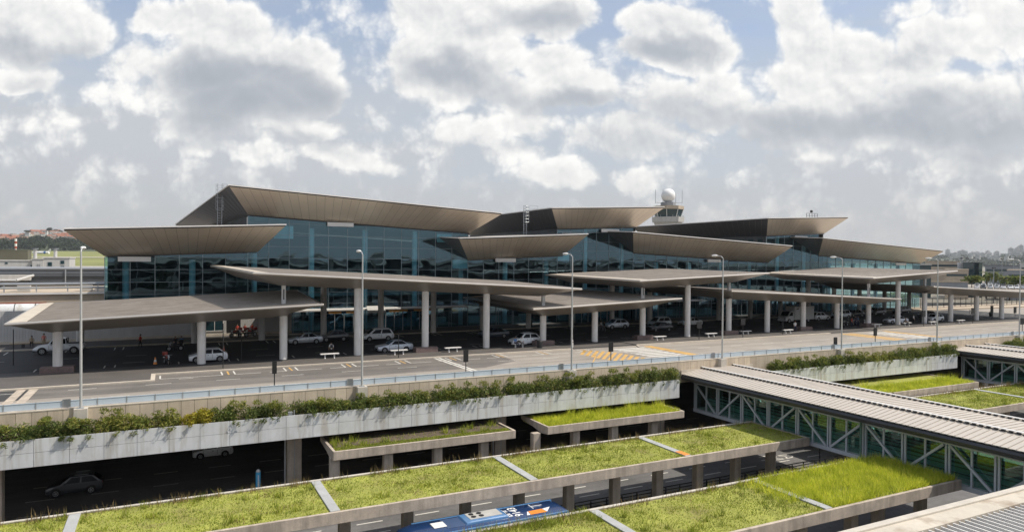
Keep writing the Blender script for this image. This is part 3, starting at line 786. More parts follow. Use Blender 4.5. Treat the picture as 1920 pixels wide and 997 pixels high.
C4 = canopy('high broad canopy right of centre with its sunlit roof seen as a wide diamond', V1.x, V2.x, V1.z, V2.z, V1.x-.4, V2.x-.4, .011, (66.9,), ((58.9, C3(58.9, 76.5)),))
V1 = gy(1372, 545, 73.5); V2 = gy(1689, 560, 73.5)
C5 = canopy('long low canopy sloping down to the right below the fourth lamp', V1.x, V2.x, V1.z, V2.z, V1.x, V2.x+.5, .006, (74.8, 82.7, 90.6, 98.5, 106.4))
MB().box(74.6, 75.0, 76.35, 76.65, C5(74.8, 76.5), C4(74.8, 76.5)-1.2).build('upper_post', 'column_paint', [o for o in COL.objects if o.get('label', '').startswith('high broad canopy')][0])
V1 = gy(1638, 521, 73.5); V2 = gy(1795, 507.5, 73.5)
C6 = canopy('high canopy near the right end with its upturned tip against the far buildings', V1.x, V2.x, V1.z, V2.z, V1.x+.8, V2.x, .011, (114.2,), ((106.4, C5(106.4, 76.5)),))
V1 = gy(1751, 537, 73.5); V2 = gy(1920, 547, 73.5)
C7 = canopy('low canopy running out of the photo at the right edge', V1.x, V2.x+8, V1.z, V2.z-.35, V1.x, V2.x+8, .004, (121.7, 129.5, 137.6, 146.))
MB().box(121.5, 121.9, 76.35, 76.65, C7(121.7, 76.5), C6(121.7, 76.5)-1.2).build('upper_post', 'column_paint', [o for o in COL.objects if o.get('label', '').startswith('high canopy near')][0])

# brown granite planters at some column feet
def plinth(x, label):
    t = thing('column_plinth', (x, 76.4, Zi), label, 'plinth', 'granite plinths at the canopy columns')
    MB().box(x-1.35, x+1.35, 75.8, 77.0, Zi-.03, .68).build('body', 'granite', t, bevel=.03)
    MB().box(x-1.2, x+1.2, 75.95, 76.85, .681, .70).build('top_slab', 'granite', t)
plinth(-9.1, 'brown granite plinth under the leftmost column'); plinth(27.2, 'brown granite plinth under the column right of the silver sedan')
plinth(43.1, 'granite plinth beside the white crossover at the column with an upper post'); plinth(58.9, 'granite plinth at the last column of the short low canopy')
plinth(74.8, 'reddish granite plinth at the first column of the long low canopy'); plinth(90.6, 'granite plinth by the column in front of the box truck'); plinth(106.4, 'granite plinth at the last column of the long low canopy')

# ================================================================== TERMINAL BUILDING
YG = 103.
term = thing('terminal_building', (60, YG, 0), 'long glass airport terminal with bronze roofs that tip up at the edges', 'airport terminal')
def facet(a, A, B, C, D, n, mi=0):
    """panelled facet: top edge A-B, bottom edge C-D"""
    A, B, C, D = map(Vector, (A, B, C, D)); e = .016
    for i in range(n):
        f0, f1 = (i+e)/n, (i+1-e)/n
        a.poly([A.lerp(B, f0), A.lerp(B, f1), C.lerp(D, f1), C.lerp(D, f0)], mi)
        g0, g1 = (i+1-e)/n, (i+1+e)/n if i < n-1 else 1
        a.poly([A.lerp(B, g0), A.lerp(B, g1), C.lerp(D, g1), C.lerp(D, g0)], 1)
        if i == 0: a.poly([A, A.lerp(B, f0), C.lerp(D, f0), C], 1)
def module(FL, FR, BR, BL, bFL, bFR, bBR, bBL, n, low):
    FL, FR, BR, BL, bFL, bFR, bBR, bBL = map(Vector, (FL, FR, BR, BL, bFL, bFR, bBR, bBL))
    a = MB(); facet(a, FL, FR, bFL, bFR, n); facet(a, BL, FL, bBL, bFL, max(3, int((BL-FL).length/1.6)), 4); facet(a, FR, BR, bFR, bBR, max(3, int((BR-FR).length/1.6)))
    up = Vector((0, 0, .16))
    a.poly([FL+up, FR+up, BR+up, BL+up], 2); a.poly([bFL, bBL, bBR, bFR], 2); a.poly([BL, BR, bBR, bBL], 2)
    for p, q in ((FL, FR), (FR, BR), (BR, BL), (BL, FL)): a.poly([p, q, q+up, p+up], 3)
    o = a.build('roof', ['soffit_bronze', 'soffit_seam', 'roof_metal', 'steel_dark', 'soffit_shaded'], term)
    c = MB()
    for p, q in ((FL, FR), (FR, BR), (BL, FL)): c.bar(p+up*1.35, q+up*1.35, .30, .14)
    c.build('edge_cap', 'edge_white', o)
    g = MB(); d = Vector((0, .35, -.16)); g.bar(bFL+Vector((.1, -.05, -.09)), bFR+Vector((-.1, -.05, -.09)), .16, .12); g.build('gutter', 'fascia_dark', o)
    return o
LOW = []
def low(px, X0=None):
    """px: front-left, front-right, bottom-left, bottom-right in the survey"""
    fl, fr = gy(*px[0], 95), gy(*px[1], 95); bl, br = gy(*px[2], YG), gy(*px[3], YG)
    BL = Vector((fl.x, YG-.05, fl.z+.35)); BR = Vector((fr.x, YG-.05, fr.z+.35))
    bBL = Vector((bl.x, YG-.04, bl.z)); bBR = Vector((br.x, YG-.04, br.z))
    module(fl, fr, BR, BL, bl-Vector((0, .06, 0)), br-Vector((0, .06, 0)), bBR, bBL, max(8, int((fr.x-fl.x)/1.25)), True)
    LOW.append((bl.x, br.x, bl.z, br.z, fl.z, fr.z)); return bl, br
HI = []; HB = []
def high(px, yb, BL=None, bBL=None):
    fl, fr = gy(*px[0], 98), gy(*px[1], 98); bl, br = gy(*px[2], YG), gy(*px[3], YG)
    BL = Vector(BL) if BL else Vector((fl.x, yb, fl.z)); bBL = Vector(bBL) if bBL else Vector((bl.x, yb, bl.z))
    d = BL-fl; d2 = bBL-bl
    module(fl, fr, fr+Vector((0, d.y, d.z)), BL, bl-Vector((0, .06, 0)), br-Vector((0, .06, 0)), br+Vector((0, d2.y, d2.z)), bBL, int((fr.x-fl.x)/1.25), False)
    HI.append((bl.x, br.x, bl.z, br.z)); HB.append((bl, br, bBL, br+Vector((0, d2.y, d2.z)))); return bl, br
low(((120, 432), (535, 424), (196, 480), (483, 472)))
low(((861, 449), (1102, 441), (877, 487), (1055, 479)))
low(((1187, 437), (1485, 463), (1187, 474), (1440, 492)))
low(((1543, 448), (1768, 472), (1534, 479), (1725, 494)))
high(((430, 350), (940, 402), (465, 403), (880, 437)), 130, tuple(gy(330, 423, 130)), tuple(gy(392, 428, 130)))
high(((1035, 392), (1245, 390), (1045, 429), (1193, 426)), 142)
high(((1440, 411), (1590, 409), (1437, 442), (1545, 438)), 142)
# glass skin, bay by bay
segs = []
L, Hh = LOW, HI
segs.append((L[0][0], Hh[0][0], L[0][2], L[0][3]-.05, 0)); segs.append((Hh[0][0], L[1][0], Hh[0][2], Hh[0][3], 1)); segs.append((L[1][0], Hh[1][0], L[1][2], L[1][3]-.05, 0))
segs.append((Hh[1][0], L[2][0], Hh[1][2], Hh[1][3], 1)); segs.append((L[2][0], Hh[2][0], L[2][2], L[2][3], 0)); segs.append((Hh[2][0], Hh[2][1]-1.6, Hh[2][2], Hh[2][3], 1)); segs.append((Hh[2][1]-1.6, L[3][1], L[3][2], L[3][3], 0))
for x0, x1, z0, z1, hi in segs:
    g = MB(); m = MB(); nx = max(2, round((x1-x0)/2.7)); ztop = lambda x: z0+(z1-z0)*(x-x0)/(x1-x0)-.12
    zs = [.13]+[1.0+1.66*k for k in range(1, 11)]
    gx0 = max(x0, 16.2) if x0 < 16.2 else x0
    for i in range(nx):
        xa, xb = x0+(x1-x0)*i/nx, x0+(x1-x0)*(i+1)/nx
        for j in range(len(zs)):
            zb = zs[j]; zt_ = zs[j+1] if j+1 < len(zs) else 99
            if xb <= 16.3 and zt_ < 4.4: continue
            ta, tb = min(zt_, ztop(xa)), min(zt_, ztop(xb))
            if min(ta, tb)-zb < .1: continue
            g.poly([(xa+.03, YG, zb+.03), (xb-.03, YG, zb+.03), (xb-.03, YG, tb-.02), (xa+.03, YG, ta-.02)])
            m.box(xa, xb, YG-.05, YG+.06, zb-.02, zb+.02)
        m.box(xa-.028, xa+.028, YG-.07, YG+.08, 4.2 if xb <= 16.3 else .13, ztop(xa))
    gl = g.build('glass_wall', 'facade_glass', term, fixn=False); m.build('glazing_bars', 'mullion', gl)
# side and back walls of the tall halls, up to their roofs
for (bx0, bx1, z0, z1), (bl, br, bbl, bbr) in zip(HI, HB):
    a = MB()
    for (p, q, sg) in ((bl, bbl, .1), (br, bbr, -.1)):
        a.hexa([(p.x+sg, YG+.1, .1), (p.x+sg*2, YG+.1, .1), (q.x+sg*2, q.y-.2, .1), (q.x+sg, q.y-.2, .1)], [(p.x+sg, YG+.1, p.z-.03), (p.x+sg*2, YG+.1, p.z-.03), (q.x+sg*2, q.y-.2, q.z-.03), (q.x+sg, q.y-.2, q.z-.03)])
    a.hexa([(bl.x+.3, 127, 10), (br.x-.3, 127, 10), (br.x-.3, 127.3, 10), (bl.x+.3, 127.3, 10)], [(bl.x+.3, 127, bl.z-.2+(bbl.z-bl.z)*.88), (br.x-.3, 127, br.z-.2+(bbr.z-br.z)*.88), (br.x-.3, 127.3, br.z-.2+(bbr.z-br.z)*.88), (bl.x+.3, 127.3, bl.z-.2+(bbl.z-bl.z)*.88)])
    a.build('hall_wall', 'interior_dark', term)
    if bx0 < 20: MB().hexa([(bl.x-.05, YG+.05, 9), (bl.x+.05, YG+.05, 9), (bl.x+.05, YG+9, 9), (bl.x-.05, YG+9, 9)], [(bl.x-.05, YG+.05, bl.z-.25), (bl.x+.05, YG+.05, bl.z-.25), (bl.x+.05, YG+9, bl.z-.45), (bl.x-.05, YG+9, bl.z-.45)]).build('side_wall', 'white_panel', term)
    else:
        each('clerestory', 'glass_dark', term, [(bx0+.05, bx0+.08, YG+1+2.6*k, YG+2.4+2.6*k, z0-1.6, z0-.7) for k in range(14)])
a = MB()
for x0, x1, z0, z1, _, _ in LOW: a.hexa([(x0+.2, YG+.1, z0-.1), (x1-.2, YG+.1, z1-.1), (x1-.2, 140, z1-.1), (x0+.2, 140, z0-.1)], [(x0+.2, YG+.1, z0+.3), (x1-.2, YG+.1, z1+.3), (x1-.2, 140, z1+.3), (x0+.2, 140, z0+.3)])
a.build('low_roof', 'roof_metal', term)
# inside
MB().box(-6.8, 161.5, YG+.2, 140, 0, .1).build('hall_floor', 'interior', term)
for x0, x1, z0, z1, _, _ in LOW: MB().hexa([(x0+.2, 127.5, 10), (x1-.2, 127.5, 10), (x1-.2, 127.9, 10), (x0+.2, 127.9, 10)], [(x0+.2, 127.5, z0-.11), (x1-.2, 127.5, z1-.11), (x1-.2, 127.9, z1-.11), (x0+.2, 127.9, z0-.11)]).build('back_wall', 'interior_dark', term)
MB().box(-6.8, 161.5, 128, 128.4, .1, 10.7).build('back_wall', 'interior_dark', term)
MB().box(-6.8, 161.5, 110, 127.9, 5.0, 5.45).build('upper_floor', 'interior', term)
MB().box(-6.85, -6.75, YG+.1, 140, 4.2, 11).build('end_glass', 'glass_green', term)
k = -1
for i in range(-1, 20):
    x = 3.2+8.1*i; zt_ = 10.7
    for x0, x1, z0, z1 in HI:
        if x0+.5 < x < x1-.5: zt_ = min(z0, z1)+.2
    if x < 161: MB().tube((x, 105.4, .1), (x, 105.4, zt_), .42, n=14).build('hall_column', 'interior_col', term, smooth=True)
each('hall_light', 'hall_light', term, [(-5+2.75*i, -3.6+2.75*i, 112, 112.25, 4.9, 4.98) for i in range(60)])
each('counter', 'wall_white', term, [(x, x+1.9, 108, 109.2, .11, 1.25) for x in (18+5.4*i+.6*(i % 3) for i in range(26))])
# ground floor wall at the left end, with a doorway and a shop window
a = MB(); x = -30.
while x < 16.1:
    if not (7.6 < x < 9.2): a.box(x, x+.285, YG-.10, YG+.02, .13, 4.2)
    else: a.box(x, x+.285, YG-.10, YG+.02, 3.0, 4.2)
    x += .3
a.build('ribbed_wall', 'wall_white', term)
MB().box(-30, 16.2, YG+.021, YG+.15, .13, 4.19).build('wall_backing', 'wall_white', term)
MB().box(7.5, 9.3, YG-.13, YG-.101, .13, 3.0).build('doorway', 'black', term)
w_ = MB().box(4.0, 7.0, YG-.16, YG-.105, .9, 2.7).build('shop_window', 'glass_dark', term)
MB().box(3.9, 7.1, YG-.2, YG-.161, .8, .9).box(3.9, 7.1, YG-.2, YG-.161, 2.7, 2.8).box(3.9, 4.0, YG-.2, YG-.161, .9, 2.7).box(7.0, 7.1, YG-.2, YG-.161, .9, 2.7).box(5.9, 5.97, YG-.2, YG-.161, .9, 2.7).build('window_frame', 'edge_white', w_)
MB().box(-30, 16.2, YG-.3, YG-.11, .13, .45).build('wall_base', 'kerbstone', term)
MB().box(12, 43, YG-2.6, YG-.08, 3.35, 3.55).build('entrance_roof', 'edge_white', term)
MB().box(62, 92, YG-2.6, YG-.08, 3.35, 3.55).build('entrance_roof', 'edge_white', term)
MB().box(108, 126, YG-2.6, YG-.08, 3.35, 3.55).build('entrance_roof', 'edge_white', term)
def vestibule(x0, x1):
    o = MB().box(x0, x1, YG-2.4, YG-.09, 3.0, 3.34).build('vestibule', 'steel_dark', term)
    n = int((x1-x0)/1.2); w = (x1-x0)/n
    each('door_glass', 'facade_glass', o, [(x0+w*i+.06, x0+w*i+w-.06, YG-2.36, YG-2.33, .2, 2.95) for i in range(n)])
    each('door_post', 'steel_grey', o, [(x0+w*i-.05, x0+w*i+.05, YG-2.4, YG-2.28, .13, 3.0) for i in range(n+1)])
    each('sign_band', 'orange_sign', o, [(x0+.5, x0+(x1-x0)*.42, YG-2.5, YG-2.42, 2.98, 3.32), (x0+(x1-x0)*.55, x1-.6, YG-2.5, YG-2.42, 2.98, 3.32)])
vestibule(20.5, 26); vestibule(29.5, 37.5); vestibule(63, 71); vestibule(76, 81); vestibule(110, 118)
MB().prism([(YG-3.6, 3.0), (YG-2.5, 3.9), (YG-2.5, 3.95), (YG-3.6, 3.06)], 'x', 26.5, 29.2).build('awning', 'wall_white', term)
for x in (16.4, 17.8, 19.2, 38.6, 40.6, 46, 49, 52, 55, 58, 84, 88, 92, 96, 100, 104): MB().box(x-.04, x+.04, YG-.15, YG-.075, .13, 3.4).build('shopfront_bar', 'mullion', term)
# blank white boards under the roof edges
for x0, x1, y0, y1, hi in ((221, 283, 481, 490, 0), (614, 663, 416.5, 424, 1), (929, 967, 484, 491, 0), (1128, 1161, 429, 435, 1), (1327, 1351, 486, 491.5, 0), (1491, 1514, 442, 446, 1), (1680, 1699, 493, 497, 0)):
    p, q = gy(x0, (y0+y1)/2, YG-.5), gy(x1, (y0+y1)/2, YG-.5); z0 = gy(x0, y1, YG-.5).z; z1 = gy(x0, y0, YG-.5).z
    MB().box(p.x, q.x, YG-.55, YG-.35, z0, z1).build('white_board', 'white_panel', term)
for px0, py0, px1, py1 in ((513, 424, 550, 447), (819, 439, 848, 454), (848, 487, 877, 503), (1043, 475, 1067, 489)):   # pale panels behind single panes
    p, q = gy(px0, py1, YG+.25), gy(px1, py0, YG+.25); MB().box(p.x, q.x, YG+.2, YG+.26, p.z, q.z).build('pale_pane', 'interior_col', term)
def ladder(px, ytop, ybot, Y):
    p = gy(px, ytop, Y); q = gy(px, ybot, Y); o = MB()
    for s in (-.28, .28): o.bar((p.x+s, Y, q.z), (p.x+s, Y, p.z), .06)
    z = q.z
    while z < p.z: o.bar((p.x-.28, Y, z), (p.x+.28, Y, z), .04); z += .35
    z = q.z+2.2
    while z < p.z:
        o.path([(p.x-.28, Y, z), (p.x-.5, Y-.35, z), (p.x-.3, Y-.75, z), (p.x+.3, Y-.75, z), (p.x+.5, Y-.35, z), (p.x+.28, Y, z)], .025, 5); z += .55
    for xo in (-.5, -.3, .3, .5): o.bar((p.x+xo, Y-.35-(.4 if abs(xo) < .4 else 0), q.z+2.2), (p.x+xo, Y-.35-(.4 if abs(xo) < .4 else 0), p.z), .04)
    for k in (0, .5): o.bar((p.x+.28, Y, p.z-k), (p.x+2.6, Y+.3, p.z-k), .05)
    o.bar((p.x+2.6, Y+.3, p.z-1.2), (p.x+2.6, Y+.3, p.z), .05)
    o.build('access_ladder', 'steel_grey', term)
ladder(412, 345, 423, 103.5); ladder(985, 385, 441, 103.2)
p = gy(1520, 409, 98.8); a = MB()
for i in range(5): a.bar((p.x-1.2+.8*i, 98.8, p.z-.3), (p.x-1.2+.8*i, 98.8, p.z+1.), .06)
a.bar((p.x-1.2, 98.8, p.z+1.), (p.x+2, 98.8, p.z+1.), .05); a.bar((p.x-1.2, 98.8, p.z+.5), (p.x+2, 98.8, p.z+.5), .05); a.sph((p.x+.2, 98.8, p.z+1.4), .3, 8, 6)
a.build('roof_railing', 'steel_dark', term)

# ================================================================== CONTROL TOWER
D = 330; s = D/FPX; c = gd(1253, 367, D)
t = thing('control_tower', (c.x, c.y, ZL), 'pale airport control tower with a white ball-shaped radar dome', 'control tower')
def zz_(py): return gd(1253, py, D).z
rot = lambda r, n=8: r
cx, cy = c.x, c.y
MB().lathe([(24*s, ZL), (24*s, zz_(424)), (26*s, zz_(417))], (cx, cy, 0), 8).build('shaft', 'wall_white', t)
MB().lathe([(29*s, zz_(417)), (30*s, zz_(407.5)), (28*s, zz_(407.4))], (cx, cy, 0), 8).build('gallery', 'wall_white', t)
MB().lathe([(23*s, zz_(407.3)), (27.5*s, zz_(393.3))], (cx, cy, 0), 8).build('cab_glass', 'glass_dark', t)
a = MB()
for i in range(8):
    an = 2*PI*i/8; a.bar((cx+23.3*s*math.cos(an), cy+23.3*s*math.sin(an), zz_(407.3)), (cx+27.9*s*math.cos(an), cy+27.9*s*math.sin(an), zz_(393.2)), .25)
a.build('cab_bars', 'edge_white', t)
MB().lathe([(29*s, zz_(393.2)), (29*s, zz_(387)), (12*s, zz_(386.8))], (cx, cy, 0), 8).build('cab_roof', 'wall_tan', t)
MB().lathe([(14*s, zz_(386.7)), (14*s, zz_(379.5)), (9*s, zz_(379))], (cx, cy, 0), 8).build('equipment_deck', 'wall_grey', t)
MB().sph((cx, cy, zz_(367)), 13*s, 20, 14).build('radar_dome', 'white_panel', t, smooth=True)
a = MB()
for px, pt, r in ((1229, 356, 30), (1279, 356, 30), (1243, 354, 8), (1267, 362, 8)):
    q = gd(px, 380, D); a.tube((q.x, q.y, zz_(381)), (q.x, q.y, zz_(pt)), .12, n=5); a.bar((q.x, q.y, zz_(380)), (cx, cy, zz_(381)), .15)
a.build('antennas', 'steel_grey', t)
a = MB()
for i in range(16):
    an = 2*PI*i/16; a.bar((cx+29*s*math.cos(an), cy+29*s*math.sin(an), zz_(407.5)), (cx+29*s*math.cos(an), cy+29*s*math.sin(an), zz_(404.5)), .12)
a.build('gallery_posts', 'steel_grey', t)
# ================================================================== LAMPS, SIGNS, BENCHES
xs = [-5.35, 14.55, 35.0, 54.3, 73.6, 92.6, 112.4]
ordn = ['first street lamp from the left with its base above the yellowish bush', 'second street lamp from the left in front of the high canopy', 'third street lamp from the left, before the yellow road hatching', 'fourth street lamp from the left, beyond the near footbridge roof end', 'fifth street lamp from the left beside a tall black sign', 'sixth street lamp, near the end of the far fascia', 'tall street lamp at the right edge of the photo']
def lamp(x, label, full=True):
    t = thing('street_lamp', (x, 56.6, -.4), label, 'street lamp', 'street lamps along the parapet')
    MB().box(x-.42, x+.42, 56.15, 56.699, -.55, .36).build('bracket', 'concrete_light', t, bevel=.02)
    MB().tube((x, 56.45, .36), (x, 56.45, 6.), .095, .08, 12).tube((x, 56.45, 6.), (x, 56.45, 11.35), .08, .055, 12).build('pole', 'lamp_pole', t, smooth=True)
    MB().path([(x, 56.45, 11.3), (x, 56.75, 11.52), (x, 57.35, 11.60)], .04).build('arm', 'lamp_pole', t)
    h = MB().sph((x, 57.75, 11.61), (.19, .48, .11), 12, 8).build('lamp_head', 'white_panel', t, smooth=True)
    MB().sph((x, 57.8, 11.54), (.13, .33, .075), 10, 6).build('lens', 'lamp_clear', h, smooth=True)
    MB().box(x-.2, x+.2, 56.28, 56.62, .361, .40).build('base_plate', 'steel_grey', t)
    MB().box(x-1.15, x-.65, 56.87, 56.925, .42, .98).build('control_box', 'steel_grey', t)
for x, l in zip(xs, ordn): lamp(x, l)
def sign_post(x, y, zb, ht, pw, ph, label, dx=.0):
    t = thing('sign_post', (x, y, zb), label, 'road sign', 'black backed road signs')
    MB().tube((x, y, zb), (x, y, zb+ht), .045, n=8).build('pole', 'steel_dark', t)
    if ph: MB().box(x-pw/2+dx, x+pw/2+dx, y-.06, y-.05, zb+ht-ph, zb+ht).box(x-pw/2+dx, x+pw/2+dx, y-.045, y+.06, zb+ht-ph, zb+ht).build('sign_panel', 'black', t)
def atY(px, Y): return gy(px, 600, Y).x
for px, ptop, pbot, pw, lab in ((515, 677, 700, .35, 'thin black sign seen edge-on at the parapet between the first two lamps'), (874, 655, 678, .45, 'black sign right of the second lamp at the parapet'), (1146, 640, 659, .5, 'black sign in front of the yellow and white road stripes'), (1567, 632, 665, .55, 'tall black sign touching the fifth lamp'), (1641.5, 614, 629, .55, 'black sign in front of the second zebra crossing'), (1917, 596, 608, .9, 'black sign at the right edge of the photo near the parapet')):
    X = atY(px, 57.6); zt_ = gy(px, ptop, 57.6).z; zb_ = gy(px, pbot, 57.6).z
    sign_post(X, 57.6, 0, zt_, pw, zt_-zb_, lab)
for px, top, y, ph, lab in ((418.5, 606, 72.9, 0, 'thin black post by the white hatchback on the island'), (453, 636, 78.2, 0, 'grey post right of the white hatchback'), (747.5, 623, 72.9, 0, 'thin black post beside the bench in front of the silver sedan'), (1311, 603, 72.9, .9, 'black post sign in front of the white sedan under the canopy'), (1393, 597, 72.9, .9, 'black post sign right of the fourth lamp, behind a bench'), (1468, 601, 72.9, 0, 'thin black post by the bench near the man in a white shirt'), (1732, 582, 73, 1.1, 'black sign against a column near the white sedan at the right'), (1824, 577, 73, 1.1, 'black sign between the last two columns on the island'), (1859.5, 573, 78, 1.3, 'black sign beyond the last column'), (1903, 575, 79, 1.3, 'black sign near the last street lamp'), (25, 617, 84, 0, 'thin black post under the left tip of the first canopy')):
    X = atY(px, y); sign_post(X, y, Zi if 68 < y < 77 else 0, gy(px, top, y).z-(Zi if 68 < y < 77 else 0), .85, ph, lab)
bench_px = [(618, 671, 'white bench with a man and backpack behind it'), (748, 664, 'white bench in front of the silver sedan'), (849, 659, 'white bench alone right of the brown plinth and silver sedan'), (973, 651, 'white bench with two people seated by the white crossover'), (1237, 637, 'white bench right of the plinth at the short low canopy'), (1333, 631, 'white bench left of the fourth lamp'), (1395, 626, 'white bench behind a black post sign'), (1477, 624, 'white bench beside the man in a white shirt'), (1644, 613, 'white bench by the black sign at the second crossing'), (1700, 610, 'white bench with a person by the white sedan at the right'), (1749, 608, 'white bench in front of the white hatchback at the right'), (1801, 605, 'white bench between the right end columns')]
def make_bench():
    t = thing('bench', (0, 0, 0), '', 'bench', 'white benches along the island')
    MB().box(-1.0, 1.0, -.25, .25, .42, .52).build('seat', 'edge_white', t, bevel=.02)
    for s in (-.5, .5):
        MB().prism([(-.18, 0), (.18, 0), (.12, .06), (.08, .42), (-.08, .42), (-.12, .06)], 'x', s-.06, s+.06).build('leg', 'edge_white', t)
    return t
B0 = make_bench()
for i, (px, py, lab) in enumerate(bench_px):
    o = B0 if i == 0 else copy_tree(B0)
    p = gz(px, py, Zi); o.location = (p.x, min(max(p.y, 74.2), 75.6), Zi); o['label'] = lab
b = copy_tree(B0); p = gz(60, 656, .13); b.location = (p.x, 98.6, .13); b.scale = (2.6, 1, 1); b['label'] = 'long dark bench at the foot of the ribbed wall on the far left'; recolor(b, {'seat': 'cloth_tan', 'leg': 'steel_dark'})
for px, py, lab in ((1073, 651, 'short pale bollard right of the white crossover'), (1621, 609, 'pale bollard beside the last plinth'), (1819, 588, 'short pale bollard near the right end')):
    p = gz(px, py, Zi); t = thing('bollard', (p.x, p.y, Zi), lab, 'bollard', 'pale bollards on the island')
    MB().lathe([(.11, 0), (.11, .85), (.06, .93)], (p.x, p.y, Zi), 12).build('shaft', 'edge_white', t, smooth=True); MB().tube((p.x, p.y, Zi+.62), (p.x, p.y, Zi+.74), .115, n=12).build('band', 'steel_dark', t)
p = gz(291, 683, 0); t = thing('traffic_cone', (p.x, p.y, 0), 'small orange and white traffic cone left of the red motorcycle', 'traffic cone')
MB().lathe([(.19, .04), (.05, .75)], (p.x, p.y, 0), 12).build('body', 'bus_orange', t, smooth=True); MB().lathe([(.145, .27), (.10, .5)], (p.x, p.y, .005), 12).build('band', 'edge_white', t); MB().box(p.x-.24, p.x+.24, p.y-.24, p.y+.24, .0, .045).build('base', 'rubber', t)
# litter bins
for px, py, lab in ((1012, 652, 'dark litter bin beside the white crossover'), (1858, 593, 'dark rubbish heap by the last column at the right'), (994, 612, 'dark litter bin at the far kerb')):
    p = gz(px, py, Zi); t = thing('litter_bin', (p.x, p.y, Zi), lab, 'bin')
    MB().lathe([(.33, 0), (.36, .8)], (p.x, p.y, Zi), 12).build('body', 'steel_dark', t); MB().lathe([(.38, .8), (.30, .92)], (p.x, p.y, Zi), 12).build('rim', 'black', t)

